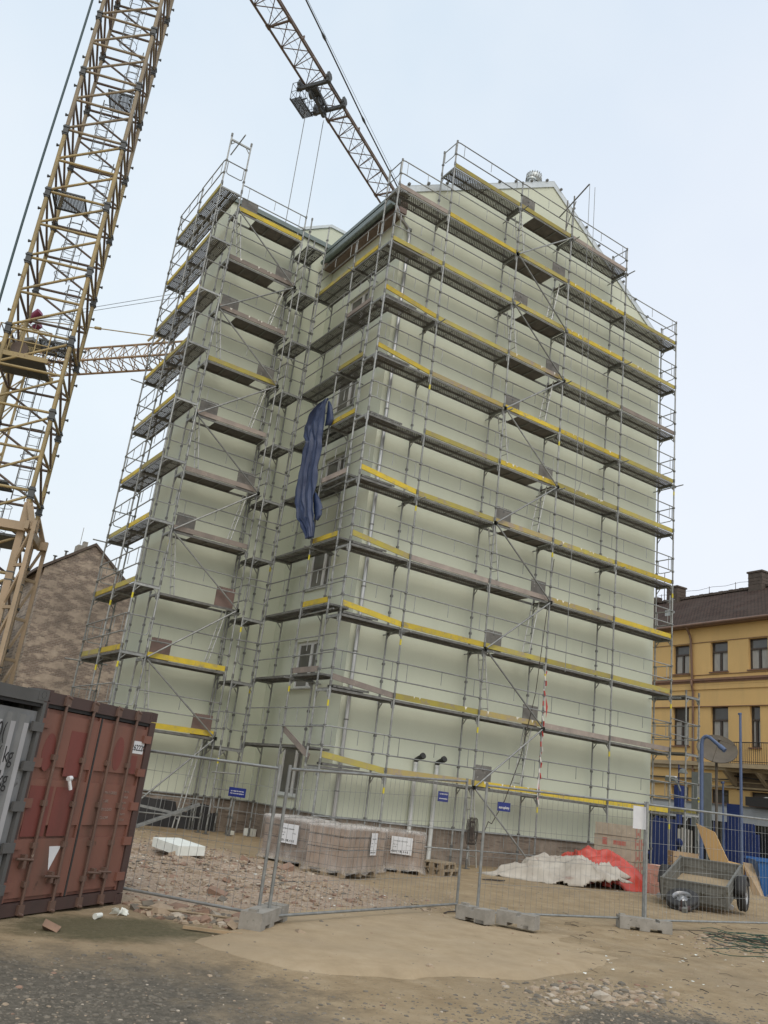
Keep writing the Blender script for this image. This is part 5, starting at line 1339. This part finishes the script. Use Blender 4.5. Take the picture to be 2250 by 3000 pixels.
def block_pallet(label, p, a, w_, l, h, seed, lab=()):
    t = thing('block_pallet', label, 'pallet of blocks', (p[0], p[1], gh(*p)), a, 'film-wrapped pallets of paving blocks')
    part('pallet', pallet_mesh(w_, l), ['timber'], t)
    b = MB(); b.box((.02, .02, .142), (w_ - .02, l - .02, h - .03)); 
    for z in (.55 * h, .8 * h): b.box((.012, .012, z), (w_ - .012, l - .012, z + .012), 1)
    part('blocks', b, ['blocks' if seed != 2 else 'blocks_dark', 'iron'], t)
    part('wrapping_film', film_mesh(w_, l, h, seed), ['film'], t)
    for side, u, ww, hh, z in lab:
        b = MB(); lb = None
        rz = {'f': 0, 'l': R(-90)}[side]; loc = (u, -.045, z) if side == 'f' else (-.045, u + ww, z)
        b.box((0, 0, 0), (ww, .004, hh)); lb = part('label_sheet', b, ['label_white'], t, loc, (0, 0, rz))
        part('lettering', text('C231 1 BL 4 4 E', ww * .118, 'black', bold=True), None, lb, (ww * .05, -.003, hh * .1), (R(90), 0, 0))
        part('lettering', text('CITYBLOK 4 SKLADBA', ww * .066, 'black'), None, lb, (ww * .12, -.003, hh * .72), (R(90), 0, 0))
        for i in range(3): part('lettering', text(('8402  12/2', 'kus 480', 'A  60 mm')[i], ww * .05, 'black'), None, lb, (ww * (.1 if i < 2 else .7), -.003, hh * (.52 - .14 * (i % 2))), (R(90), 0, 0))
    return t
block_pallet('film-wrapped block pallet nearest the fence, narrow label on its right-hand side', (-1.62, -4.32), R(31), 1.55, .92, .93, 1, (('f', 1.02, .30, .44, .42),))
block_pallet('film-wrapped block pallet at the left with large printed label', (-2.0, -1.35), R(-68), 1.25, 1.1, .97, 2, (('f', .52, .52, .4, .44),))
block_pallet('film-wrapped block pallet at the right of the group, label near its left end', (.72, -2.0), R(-36), 1.1, 1.1, .90, 3, (('f', .30, .5, .38, .42),))
block_pallet('film-wrapped block pallet partly hidden behind the front one', (-.45, -2.15), R(-36), 1.05, 1.0, .93, 4)
for i, (x, y, z, a, lb) in enumerate(((2.45, -2.35, 0, 25, 'empty wooden pallet on the ground beside the wrapped blocks, the lower one'), (2.47, -2.3, .145, 31, 'empty wooden pallet lying on top of another beside the wrapped blocks'))):
    single('wooden_pallet', pallet_mesh(.95, .6), ['timber'], lb, 'pallet', (x, y, gh(x, y) + z), R(a), 'empty pallets')

# ------------------------------------------------------------------ sheeting, stacks and the trailer
def heap(name, label, mats, c, rx, ry, h, a, seed, thick=.02, sharp=1., cat='sheeting', peak=(0, 0)):
    """a crumpled sheet: soft mound broken up by puffed facets with sharp creases between them"""
    b = MB(); n, m = 74, 54; vs = []; ca_, sa_ = math.cos(a), math.sin(a)
    def facet(x, y, s):
        d = mnoise.voronoi((x * s + seed, y * s, seed * .7))[0]; return min(1., (d[1] - d[0]) * 1.5)
    for j in range(m + 1):
        for i in range(n + 1):
            u, v = 2 * i / n - 1, 2 * j / m - 1
            k = 1 + .25 * mnoise.noise((u * 1.7 + seed, v * 1.7, 0)); X, Y = u * rx * k, v * ry * k
            du, dv = u - peak[0], v - peak[1]
            base = max(0., 1 - (du * du * .8 + dv * dv * .8)) ** .8
            edge = max(0., min(1., (1.05 - math.sqrt(u * u + v * v)) * 3.5))
            wu, wv = u + .25 * mnoise.noise((u * 2, v * 2, seed)), v + .25 * mnoise.noise((u * 2, v * 2, seed + 5))
            z = base * h * (.62 + .30 * mnoise.noise((u * 2.2 + seed * 3, v * 2.2, 1)))
            rid = lambda fx, fy, o: max(-.3, 1 - 2.6 * abs(mnoise.noise((wu * fx + seed, wv * fy + .7 * wu, o))))
            z += sharp * edge * (.105 * rid(1.7, 3.0, 4) + .055 * rid(4.2, 3.4, 9) + .05 * min(.75, facet(wu, wv * 1.2, 3.6))) * (.45 + .55 * base)
            X += .09 * mnoise.noise((u * 5, v * 5, seed)) * rx; Y += .09 * mnoise.noise((u * 5, v * 5, seed + 3)) * ry
            x, y = c[0] + ca_ * X - sa_ * Y, c[1] + sa_ * X + ca_ * Y
            vs.append((x - c[0], y - c[1], max(z, .015) + gh(x, y) - gh(*c)))
    ok = lambda i, j: ((2 * (i + .5) / n - 1) ** 2 + (2 * (j + .5) / m - 1) ** 2) < 1.0 + .3 * mnoise.noise((i * .16, j * .16, seed))
    b.add(vs, [(j * (n + 1) + i, j * (n + 1) + i + 1, (j + 1) * (n + 1) + i + 1, (j + 1) * (n + 1) + i) for j in range(m) for i in range(n) if ok(i, j)], 0, True)
    o = single(name, b, mats, label, cat, (c[0], c[1], gh(*c)))
    md = o.modifiers.new('thickness', 'SOLIDIFY'); md.thickness = thick
    return o
heap('sheeting', 'crumpled red tarpaulin heaped against the brick packs', ['tarp_red'], (8.55, -1.75), 1.45, 1.1, 1.25, R(-30), 2.7, sharp=1.0, peak=(-.15, .1))
heap('sheeting', 'dirty white sheeting dumped in folds in front of the red tarpaulin', ['tarp_grey'], (6.75, -1.85), 2.0, .95, .62, R(-28), 5.3, sharp=2.3, peak=(.3, .1))
# packs of bricks stacked behind the heap
pk0 = (9.95, -1.85); pa = R(27)
def at_(p, a, x, y): return (p[0] + math.cos(a) * x - math.sin(a) * y, p[1] + math.sin(a) * x + math.cos(a) * y)
LV = ['bottom', 'second', 'third', 'fourth', 'top']
for k in range(5):
    for j, wd in ((0, 'left'), (1, 'right')):
        if k == 4 and j == 1: continue
        b = MB(); w_ = .76; l = 1.2; h = .335
        b.box((0, 0, 0), (w_ - .012, l, h - .01))
        for x0, x1 in ((.06, .2), (.55, .68)): b.box((x0, -.0025, .02), (x1, -.0001, h - .03), 1)
        b.box((.26, -.0025, .07 + .05 * (k % 2)), (.50, -.0001, .15 + .05 * (k % 2)), 1)
        if j == 0 and k in (1, 3): b.box((-.0025, .25, .08), (-.0001, .62, .2), 1); b.box((-.0025, .8, .05), (-.0001, .95, .25), 1)
        for y0 in (.4, .8): b.box((-.002, y0, 0), (-.0001, y0 + .008, h - .01), 2)
        x, y = at_(pk0, pa, j * .765 + .02 * mnoise.noise((k * 1.3, j, 0)), .03 * (k % 2))
        o = single('brick_pack', b, ['pack_beige', 'pack_red', 'timber'], 'beige brick pack with red print, %s layer of the %s column behind the red tarpaulin' % (LV[k], wd), 'brick pack', (x, y, G + .0 + k * h), pa + R((k * 7 % 5) - 2), 'brick packs stacked by the gable')
for k in range(3):
    b = MB(); b.box((0, 0, 0), (1.1, .6, .235)); b.box((.45, -.003, .205), (1.05, 0, .225), 1)
    x, y = 9.24 + .02 * k, -2.72 - .03 * k
    single('insulation_pack', b, ['pink_foam', 'pack_beige'], 'pinkish insulation pack %s beside the trailer' % ['at the bottom of the pile', 'in the middle of the pile', 'on top of the pile'][k], 'insulation pack', (x, y, gh(x, y) + .245 * k), R(-113 + 4 * k), 'pinkish packs')
# small car trailer, nose down on its drawbar
tz = gh(7.9, -5.2)
TT = thing('car_trailer', 'grey box trailer tipped forward on its drawbar, spare wheel lying on the nose', 'trailer', (6.97, -5.18, -2.03), 0, None, (0, 0, 0))
ty, tt = -1.14, .235
a_ = Vector((math.cos(ty), math.sin(ty), 0)); b0 = Vector((-math.sin(ty), math.cos(ty), 0)); b_ = b0 * math.cos(tt) + Vector((0, 0, math.sin(tt))); n_ = a_.cross(b_)
TM = Matrix(((a_.x, b_.x, n_.x), (a_.y, b_.y, n_.y), (a_.z, b_.z, n_.z)))
TT.rotation_euler = TM.to_euler()
w_, l, h = 1.49, 2.04, .46; e = .022
def panel(b, p, q, thk, zz0, zz1):                         # ribbed sheet wall
    b.beam((p[0], p[1], (zz0 + zz1) / 2), (q[0], q[1], (zz0 + zz1) / 2), thk, zz1 - zz0)
    for z in (zz0 + .02, zz0 + (zz1 - zz0) * .5, zz1 - .02): b.beam((p[0], p[1], z), (q[0], q[1], z), thk + .03, .035)
for nm, p, q in (('front_panel', (0, e / 2), (w_, e / 2)), ('tailgate', (0, l - e / 2), (w_, l - e / 2)), ('side_panel', (e / 2, e), (e / 2, l - e)), ('side_panel', (w_ - e / 2, e), (w_ - e / 2, l - e))):
    b = MB(); panel(b, p, q, e, 0.0, h); part(nm, b, ['trailer'], TT)
b = MB(); b.box((e, e, .01), (w_ - e, l - e, .04)); part('floor', b, ['bed'], TT)
b = MB()
for x in (0, w_):
    for y in (0, l): b.box((x - .03, y - .03, -.06), (x + .03, y + .03, h + .01))
b.box((.02, .05, -.08), (w_ - .02, .11, -.0)); b.box((.02, l - .11, -.08), (w_ - .02, l - .05, 0)); b.box((-.18, 1.03, -.10), (w_ + .18, 1.11, -.03))
part('chassis', b, ['trailer'], TT)
b = MB(); b.beam((w_ / 2, 1.0, -.07), (w_ / 2 + .06, -1.05, .16), .09, .08); b.tube((w_ / 2 + .06, -1.0, .16), (w_ / 2 + .06, -1.27, .2), .045, 8); b.box((w_ / 2 + .01, -1.36, .11), (w_ / 2 + .11, -1.22, .25), 1); b.tube((w_ / 2 + .06, -1.1, .2), (w_ / 2 + .0, -1.0, .33), .012, 6, 1)
b.tube((w_ / 2 - .06, -1.06, .10), (w_ / 2 - .06, -1.06, .34), .018, 8, 0); b.tube((w_ / 2 - .10, -1.08, .13), (w_ / 2 - .02, -1.08, .13), .06, 10)
part('drawbar', b, ['cont_dark', 'trailer'], TT)
def wheel(parent, loc, rot, r0=.37, wd=.19):
    b = MB(); b.lathe([(r0 * .58, -wd / 2), (r0 * .9, -wd / 2), (r0, -wd * .36), (r0, -wd * .12), (r0 * .985, -wd * .1), (r0 * .985, wd * .1), (r0, wd * .12), (r0, wd * .36), (r0 * .9, wd / 2), (r0 * .58, wd / 2)], 28)
    ty_ = part('tyre', b, ['tyre'], parent, loc, rot)
    b = MB(); b.lathe([(r0 * .6, -wd * .42), (r0 * .52, -wd * .3), (r0 * .5, .0), (r0 * .3, .02), (.05, .05), (.05, .08), (.001, .08)], 24)
    b.lathe([(r0 * .6, wd * .45), (r0 * .54, wd * .38), (r0 * .5, .0)], 24)
    for i in range(8): a = i * math.pi / 4; b.tube((r0 * .4 * math.cos(a), r0 * .4 * math.sin(a), .0), (r0 * .4 * math.cos(a), r0 * .4 * math.sin(a), .03), .03, 8, 1)
    part('rim', b, ['rim', 'iron'], ty_)
wheel(TT, (w_ + .16, 1.07, .02), (0, R(90), 0)); wheel(TT, (-.16, 1.07, .02), (0, R(-90), 0)); wheel(TT, (w_ / 2 - .14, -.60, .20), (R(14), 0, 0), .37, .19)
for x in (w_ + .16, -.16):
    b = MB(); pts = [(x - .11, 1.07 + .43 * math.cos(t), .02 + .43 * math.sin(t)) for t in [math.pi * (.08 + .84 * i / 10) for i in range(11)]]
    b.add(pts + [(px + .22, py, pz) for px, py, pz in pts], [(i, i + 1, i + 12, i + 11) for i in range(10)], 0, True); mg = part('mudguard', b, ['tyre'], TT); mg.modifiers.new('thickness', 'SOLIDIFY').thickness = .012
for x in (-.08, w_ + .08): b = MB(); b.tube((x, -.0, .03), (x, -.05, .03), .055, 12); part('marker_lamp', b, ['rim'], TT)

# ------------------------------------------------------------------ boards, bin and street things on the right
def board(label, pts, t, mat_, cat='board', name='plywood_board'):
    b = MB(); P = [Vector(p) for p in pts]; n = (P[1] - P[0]).cross(P[2] - P[0]).normalized(); o = P[0]
    b.prism([p - o for p in P], n * t); return single(name, b, [mat_], label, cat, o)
board('large sheet of pale plywood leaning behind the trailer', [(11.5, -2.78, -.23), (11.5, -3.41, -.41), (11.5, -3.95, -1.31), (11.5, -3.47, -1.62)], .025, 'plywood')
board('pale plywood sheet lying lengthwise behind the trailer', [(11.95, -3.3, -1.13), (13.4, -3.1, -1.24), (13.35, -3.15, -1.52), (11.9, -3.35, -1.46)], .03, 'plywood')
board('long narrow brown board leaning against the blue bin', [(13.48, -3.0, -1.17), (13.95, -3.0, -1.19), (12.2, -4.6, -2.17), (12.5, -4.0, -2.05)], .03, 'plywood_edge')
b = MB()
for z in (.0, .16, .32): b.box((0, 0, z), (.75, .02, z + .13)); b.box((0, .53, z), (.75, .55, z + .13)); b.box((0, .02, z), (.02, .53, z + .13)); b.box((.73, .02, z), (.75, .53, z + .13))
for x in (0, .71):
    for y in (.02, .49): b.box((x, y, 0), (x + .04, y + .04, .46))
b.box((.02, .02, .02), (.73, .53, .04)); single('wooden_crate', b, ['plywood_edge'], 'small wooden crate tilted behind the trailer, left of the plywood', 'crate', (11.35, -2.1, -1.55), R(-35))
b = MB(); b.box((0, 0, 0), (2.2, 1.4, .1)); 
b.prism([(0, 0, .1), (2.2, 0, .1), (2.35, -.12, 1.15), (-.15, -.12, 1.15)], (0, .04, 0)); b.prism([(0, 1.36, .1), (2.2, 1.36, .1), (2.35, 1.48, 1.15), (-.15, 1.48, 1.15)], (0, .04, 0)); b.prism([(0, 0, .1), (0, 1.4, .1), (-.15, 1.5, 1.15), (-.15, -.1, 1.15)], (.04, 0, 0)); b.prism([(2.16, 0, .1), (2.16, 1.4, .1), (2.31, 1.5, 1.15), (2.31, -.1, 1.15)], (.04, 0, 0))
b.box((-.2, -.17, 1.12), (2.4, -.11, 1.2)); b.box((-.2, 1.51, 1.12), (2.4, 1.57, 1.2))
for x in (.3, .9, 1.5): b.box((x, -.14, .15), (x + .08, -.02, 1.1))
single('skip', b, ['blue_bin'], 'bright blue skip at the right edge behind the boards', 'skip', (13.6, -3.55, G), R(-47))
# heap of sand with plastic at the right edge
heap('sheeting', 'crumpled clear plastic on the sand heap by the right trailer wheel', ['film'], (11.6, -5.6), .75, .5, .35, R(20), 8.1, .01)
# blue hoarding, sign back, poles and lamps near the street
def sp(u, d, z): p = P0 + UY * u + NX * d; return (p.x, p.y, z)
SA = math.atan2(UY.y, UY.x)
def street(name, label, cat, b, mats, u, d, z=G, group=None): return single(name, b, mats, label, cat, sp(u, d, z), SA, group)
b = MB(); b.box((0, 0, 0), (.7, .05, 3.05)); b.box((-.65, .0, 0), (0, .05, 2.3)); b.box((-.9, .0, 0), (-.65, .06, 1.9)); b.tube((.2, -.05, 0), (.2, -.05, 3.0), .03, 6); b.box((-.2, .06, .9), (-.05, .11, 1.0), 1)
street('hoarding', 'dark blue stepped hoarding panel in front of the shop', 'hoarding', b, ['blue_dark', 'blue_light'], -6.6, 3.6)
b = MB(); b.box((0, 0, 0), (1.6, .05, 2.12)); b.box((.78, -.02, 0), (.84, 0, 2.1)); b.box((0, -.02, 1.0), (1.6, 0, 1.05), 0)
street('hoarding', 'plain dark blue hoarding panel behind the brick packs', 'hoarding', b, ['blue_dark'], -2.9, 3.4)
b = MB(); b.box((0, 0, 1.1), (.95, .06, 3.95)); b.box((.05, -.02, 1.15), (.9, .0, 3.9)); b.tube((.2, .03, 0), (.2, .03, 1.1), .045, 8); b.tube((.75, .03, 0), (.75, .03, 1.1), .045, 8)
single('sign', b, ['grey_panel'], 'back of a tall grey street sign between scaffold and blue arched pole', 'sign', (22.1, 4.22, G + .25), R(94))
def pole(label, x, y, h, mat_, r0=.06, group=None, name='pole', cat='pole'):
    b = MB(); b.tube((0, 0, 0), (0, 0, h), r0, 10, 0, r0 * .75); b.tube((0, 0, 0), (0, 0, .3), r0 * 1.6, 10); b.tube((-.1, 0, h - .05), (.05, 0, h - .02), .05, 8); return single(name, b, [mat_], label, cat, (x, y, G), 0, group)
pole('tall thin blue pole standing before the ochre house balcony', 22.0, 2.75, 6.75, 'blue_light', .07)
pole('short pale blue pole before the square ground-floor window', 23.5, 4.65, 3.95, 'blue_light', .05)
b = MB(); b.tube((0, 0, 0), (0, 0, 5.2), .085, 10); b.path([(0, 0, 5.2), (.02, -.05, 5.42), (.06, -.16, 5.52), (.1, -.32, 5.48), (.15, -.85, 5.08)], .075, 10); b.tube((.15, -.75, 5.15), (.17, -.98, 4.98), .1, 10)
single('blue_arched_pole', b, ['blue_light'], 'light blue pole bent over at its top in front of the round dish', 'pole', (20, 3.22, G), 0)
b = MB(); b.lathe([(.001, 0), (.4, .04), (.75, .14), (1.0, .26)], 26); b.lathe([(1.0, .26), (1.02, .24), (.76, .11), (.4, .01), (.001, -.03)], 26)
for a in (.4, 2.3, 4.4): b.tube((.98 * math.cos(a), .98 * math.sin(a), .26), (0, 0, .9), .018, 5)
b.tube((0, 0, .8), (0, 0, .98), .07, 8)
b.xf(Vector((-.62, -.60, .50)).to_track_quat('Z', 'Y').to_matrix().to_4x4() @ Matrix.Diagonal((.85, .72, 1, 1))); b.tube((0, 0, -5.0), (0, 0, -.05), .06, 8)
o = single('dish_aerial', b, ['mesh_grey'], 'large round grey dish hanging in front of the ochre house', 'dish', (22.6, 4.35, 2.95), 0)
b = MB(); b.lathe([(.001, .1), (.15, .08), (.22, .0)], 16); b.tube((0, 0, .1), (0, -.1, -.35), .025, 6); b.xf(Matrix.Rotation(R(-80), 4, 'X')); b.tube((0, -.05, -.2), (0, -.05, -.75), .03, 6); b.box((-.25, -.1, -.8), (.3, .05, -.72))
single('dish_aerial', b, ['gutter_brown'], 'small brownish dish on the right-hand scaffold by the wall edge', 'dish', (15.1, 2.2, 3.05), R(-30))
b = MB(); b.tube((0, 0, 0), (0, 0, 3.15), .06, 8, 1); b.path([(0, 0, 3.1), (.0, .12, 3.4), (0, .30, 3.62)], .04, 8); b.box((-.12, .2, 3.5), (.12, .62, 3.66)); b.box((-.1, .22, 3.66), (.1, .6, 3.71), 2)
single('street_lamp', b, ['grey_panel', 'blue_dark', 'label_white'], 'grey street lamp head behind the right-hand scaffold', 'street lamp', (18.2, 2.85, G), R(10))
b = MB(); b.tube((0, 0, 0), (0, 0, 3.0), .07, 8); b.tube((.16, 0, 0), (.16, 0, 3.0), .05, 8); b.box((-.12, -.1, 2.6), (.3, .1, 3.5)); b.tube((.05, 0, 3.5), (.05, 0, 4.35), .03, 8); b.lathe([(.2, 4.0), (.14, 4.14), (.05, 4.2)], 12, 1, 'z', (.05, -.22, 0)); b.tube((.05, 0, 4.2), (.05, -.22, 4.2), .02, 6)
single('signal_post', b, ['blue_dark', 'grey_panel'], 'dark blue signal post seen through the right-hand scaffold', 'post', (20.5, 4.75, G), 0)
b = MB(); b.box((0, 0, .4), (.76, .04, 1.9))
for i, (x0, x1, z0, z1) in enumerate(((.0, .12, .45, 1.0), (.02, .14, 1.15, 1.75), (.19, .27, .45, 1.8), (.33, .40, .5, 1.78), (.47, .53, .45, 1.76), (.60, .66, .8, 1.74))): b.box((x0, -.006, z0), (x1, -.001, z1), 1)
b.tube((.1, .03, 0), (.1, .03, .4), .03, 6); b.tube((.66, .03, 0), (.66, .03, .4), .03, 6); b.lathe([(.001, -.012), (.16, -.012), (.16, -.002)], 18, 2, 'y', (.1, 0, 1.25))
single('striped_board', b, ['black', 'white', 'blue_dark'], 'black and white striped board behind the brick packs', 'board', (17.0, 2.08, G), R(-90))
b = MB(); pts = [(0, 0, 0), (.5, 0, .0), (.5, 0, -.14)] 
b.box((0, 0, 0), (2.6, .06, .42)); b.prism([(0, -.002, .42), (.3, -.002, .46), (.55, -.002, .40), (.85, -.002, .47), (1.15, -.002, .41), (1.5, -.002, .47), (1.7, -.002, .42)], (0, .05, -.1), 1)
street('torn_banner', 'dark shop banner with torn white upper edge at the right of the ochre house', 'banner', b, ['iron', 'white'], -7.0, .4, .95)

# ------------------------------------------------------------------ small things lying about
b = MB(); b.box((0, 0, 0), (.58, 1.05, .17))
single('foam_block', b, ['foam'], 'big white polystyrene block lying on the rubble behind the fence', 'foam block', (-4.72, -3.3, gh(-4.4, -2.8) + .09), R(8), None, (R(2), R(-2), R(8)))
for x, y, s, lb in ((.85, 5.05, .27, 'white foam cube standing in the inner corner of the stair wing'), (.15, 4.9, .15, 'small white foam scrap by the black membrane')):
    b = MB(); b.box((-s / 2, -s / 2, 0), (s / 2, s / 2, s * .75)); single('foam_block', b, ['foam'], lb, 'foam block', (x, y, G + .01), R(20))
b = MB(); b.beam((0, 0, 0), (1.75, .1, .72), .05, .06); b.beam((0, .02, .03), (1.75, .12, .75), .012, .08); single('steel_beam', b, ['galv'], 'galvanised beam leaning to the right, upper end on a scaffold post', 'beam', (-2.95, 4.25, G + .05), R(0), 'galvanised beams by the stair wing')
b = MB(); b.beam((0, 0, 0), (2.2, .1, -.24), .05, .07); single('steel_beam', b, ['galv'], 'galvanised beam lying level behind the leaning one', 'beam', (-3.85, 4.35, G + .70), R(0), 'galvanised beams by the stair wing')
bricks = [(-8.62, -9.85, .10, 'orange brick end beside the corner of the red-brown container'), (-5.6, -7.2, .11, 'dark red brick piece in the rubble behind the double fence post'), (-3.2, -3.1, .15, 'square brick piece in the rubble left of the pallets'), (-2.7, -3.9, .16, 'tilted brown brick at the rubble edge near the front pallet'), (-6.5, -8.75, .14, 'broken orange brick against the fence rail by the slab')]
for i, (x, y, s, lb) in enumerate(bricks):
    b = MB(); stone(b, (0, 0, s * .3), s, 0, random.Random(i + 40), brick=True); single('brick', b, ['stone0'], lb, 'brick', (x, y, gh(x, y)), 0, 'loose bricks')
for i, (x, y, s, lb) in enumerate([(-6.95, -8.55, .19, 'grey stone at the foot of the fence beside the container'), (-3.75, -12.85, .12, 'pale rounded stone at the bottom edge of the picture'), (2.8, -9.35, .1, 'light stone in the wire tangle')]):
    b = MB(); stone(b, (0, 0, s * .25), s, 0, random.Random(i + 3)); single('stone', b, ['stone1' if i != 1 else 'stone3'], lb, 'stone', (x, y, gh(x, y)), 0, 'larger stones')
b = MB(); b.beam((0, 0, 0), (.55, -.42, .01), .05, .03); single('wood_stick', b, ['plywood_edge'], 'short wooden stick lying beside the slab corner', 'stick', (-7.05, -9.55, gh(-7, -9.6) + .03))
b = MB(); b.path([(0, 0, 0), (.5, -.12, .02), (1.15, -.1, .0)], .014, 5); single('wood_stick', b, ['timber'], 'thin pale rod lying along the rubble by the container', 'stick', (-7.2, -8.45, gh(-7.2, -8.5) + .06), R(-25))
b = MB(); b.tube((0, 0, .035), (.12, .02, .04), .033, 10, 0, .026); single('crushed_cup', b, ['foam'], 'crumpled white cup in front of the red-brown container', 'cup', (-7.95, -9.1, gh(-7.9, -9.1)), R(30))
b = MB()
for k in range(6): a = k * 1.05; b.prism([(0, 0, .02), (.12 * math.cos(a), .12 * math.sin(a), .012), (.10 * math.cos(a + .5), .10 * math.sin(a + .5), .06), (.05 * math.cos(a + .9), .05 * math.sin(a + .9), .08)], (0, 0, .006))
single('white_rag', b, ['foam'], 'crumpled white rag in front of the red-brown container', 'rag', (-7.55, -8.75, gh(-7.5, -8.7)))
b = MB(); b.path([(0, 0, 0), (.25, .08, .0), (.62, -.02, .01), (.55, -.18, 0), (.1, -.22, .0)], .012, 5); single('bent_rebar', b, ['wire_dark'], 'bent iron rod on the sand behind the fence gap', 'rod', (-1.9, -7.9, gh(-1.9, -7.9) + .03), R(20))
b = MB(); b.path([(0, 0, 0), (.3, .1, .0), (.75, .02, 0), (.45, -.12, 0), (0, 0, 0)], .012, 5); single('bent_rebar', b, ['wire_dark'], 'bent iron loop on the sand right of the empty pallets', 'rod', (3.5, -2.6, gh(3.5, -2.6) + .03))
b = MB(); b.box((0, 0, 0), (.5, .4, .03)); single('floor_slab', b, ['bed'], 'square paving slab lying at the left edge in front of the containers', 'slab', (-9.9, -11.0, gh(-9.8, -11) + .02), R(35))
# blue tarpaulin hanging on the courtyard scaffold
rows_ = [(11.15, 2.33, 2.50), (11.05, 2.28, 2.85), (10.8, 2.24, 3.25), (10.45, 2.22, 3.50), (10.1, 2.24, 3.46), (9.8, 2.30, 3.22), (9.4, 2.30, 3.24), (8.8, 2.28, 3.36), (8.3, 2.26, 3.40), (7.8, 2.24, 3.30), (7.45, 2.16, 3.08), (7.2, 2.0, 3.05), (7.0, 1.95, 2.75), (6.7, 1.88, 2.42), (6.4, 1.84, 2.2)]
b = MB(); n = 64; vs = []; RW = []
for (z0, a0, c0_), (z1, a1, c1_) in zip(rows_, rows_[1:]):
    for t in range(5): f = t / 5; RW.append((z0 + (z1 - z0) * f, a0 + (a1 - a0) * f, c0_ + (c1_ - c0_) * f))
RW.append(rows_[-1])
tri = lambda q: abs((q % 1) * 2 - 1)
for k, (z, y0, y1) in enumerate(RW):
    g_ = min(1., .25 + k / 14)
    for i in range(n + 1):
        f = i / n; y = y0 + (y1 - y0) * f + .035 * mnoise.noise((f * 2, z * 3, 6)) * (1 if 0 < i < n else 1.6)
        x = -.14 - g_ * (.10 * tri(f * 2.6 + .06 * z + .3 * mnoise.noise((f, z * .6, 1))) + .07 * tri(f * 5.7 - .16 * z + .5 * mnoise.noise((f * 2, z, 2)))) + .03 * abs(mnoise.noise((f * 7, z * 2.2, 3))) + .035 * mnoise.noise((f * 3, z * 1.5, 7)) - .04 * tri(f * 1.5 + z * .8)
        vs.append((x, y - 2.6, z - 8.5 + .04 * mnoise.noise((f * 6, k * .3, 1))))
b.add(vs, [(k * (n + 1) + i, k * (n + 1) + i + 1, (k + 1) * (n + 1) + i + 1, (k + 1) * (n + 1) + i) for k in range(len(RW) - 1) for i in range(n)], 0, True)
for fl in (((11.0, 2.28, 2.27, .0), (10.75, 2.26, 2.14, .05), (10.4, 2.25, 2.06, .1), (10.15, 2.26, 2.10, .06)), ((7.9, 2.26, 2.24, .0), (7.65, 2.23, 2.02, .05), (7.4, 2.16, 1.88, .08), (7.15, 2.02, 1.82, .06), (6.95, 1.95, 1.9, 0))):
    o_ = len(b.v); vs = []
    for z, y0, y1, x in fl: vs += [(-.16, y0 - 2.58, z - 8.5), (x - .16, (y0 + y1) / 2 - 2.6, z - 8.47), (x - .10, y1 - 2.6, z - 8.5)]
    b.add(vs, [(3 * q + e_, 3 * q + e_ + 1, 3 * q + e_ + 4, 3 * q + e_ + 3) for q in range(len(fl) - 1) for e_ in (0, 1)], 0, True)
o = single('tarpaulin', b, ['tarp_blue'], 'long dark blue tarpaulin hanging in folds from the courtyard scaffold rail', 'tarpaulin', (0, 2.6, 8.5))
o.modifiers.new('thickness', 'SOLIDIFY').thickness = .012
# ropes, red and white tape, cable on the gable scaffold
b = MB()
for dx in (0, .28): b.path([(dx, 0, 24.0 - 2.2), (dx + .05, -.03, 14), (dx + .02 - .3 * 0, -.05, 10), (dx * .6, -.05, 3.5 if dx == 0 else 9.5)], .011, 5)
single('hoist_rope', b, ['rope_light'], 'thin double rope hanging down the front of the gable scaffold', 'rope', (7.74, -.77, 0.2))
b = MB()
for i in range(26):
    z = 2.0 - .155 * i; a = i * 2.4; b.tube((.03 * math.cos(a), .03 * math.sin(a), z), (.035 * math.cos(a + 1.2), .035 * math.sin(a + 1.2), z - .15), .022, 6, i % 2)
b.prism([(.03, -.03, 1.2), (.12, -.05, .9), (.07, -.05, .55)], (0, .004, 0), 0); b.prism([(-.03, -.03, -1.0), (-.14, -.05, -1.5), (-.09, -.05, -1.9)], (0, .004, 0), 1)
single('barrier_tape', b, ['tape_red', 'tape_white'], 'red and white barrier tape wound round a post of the gable scaffold', 'tape', (7.71, -.03, 1.75))
b = MB(); b.path([(2.3, .1, 7.5), (2.0, .05, 5), (1.75, 0, 3), (1.3, 0, 1.0), (.75, -.03, -.3), (.3, -.06, -.95)], .013, 5)
for k in range(6): b.path([(-.55 + .05 * k + .09 * math.sin(t), -.08, -1.2 + .36 * math.cos(t)) for t in [math.pi * 2 * q / 12 for q in range(12)]], .013, 5)
b.path([(.3, -.06, -.95), (.15, -.08, -.9), (-.1, -.1, -1.45)], .013, 5)
single('power_cable', b, ['wire_dark'], 'black cable running down the gable scaffold to a coil on the lowest rail', 'cable', (5.6, 0, 0))
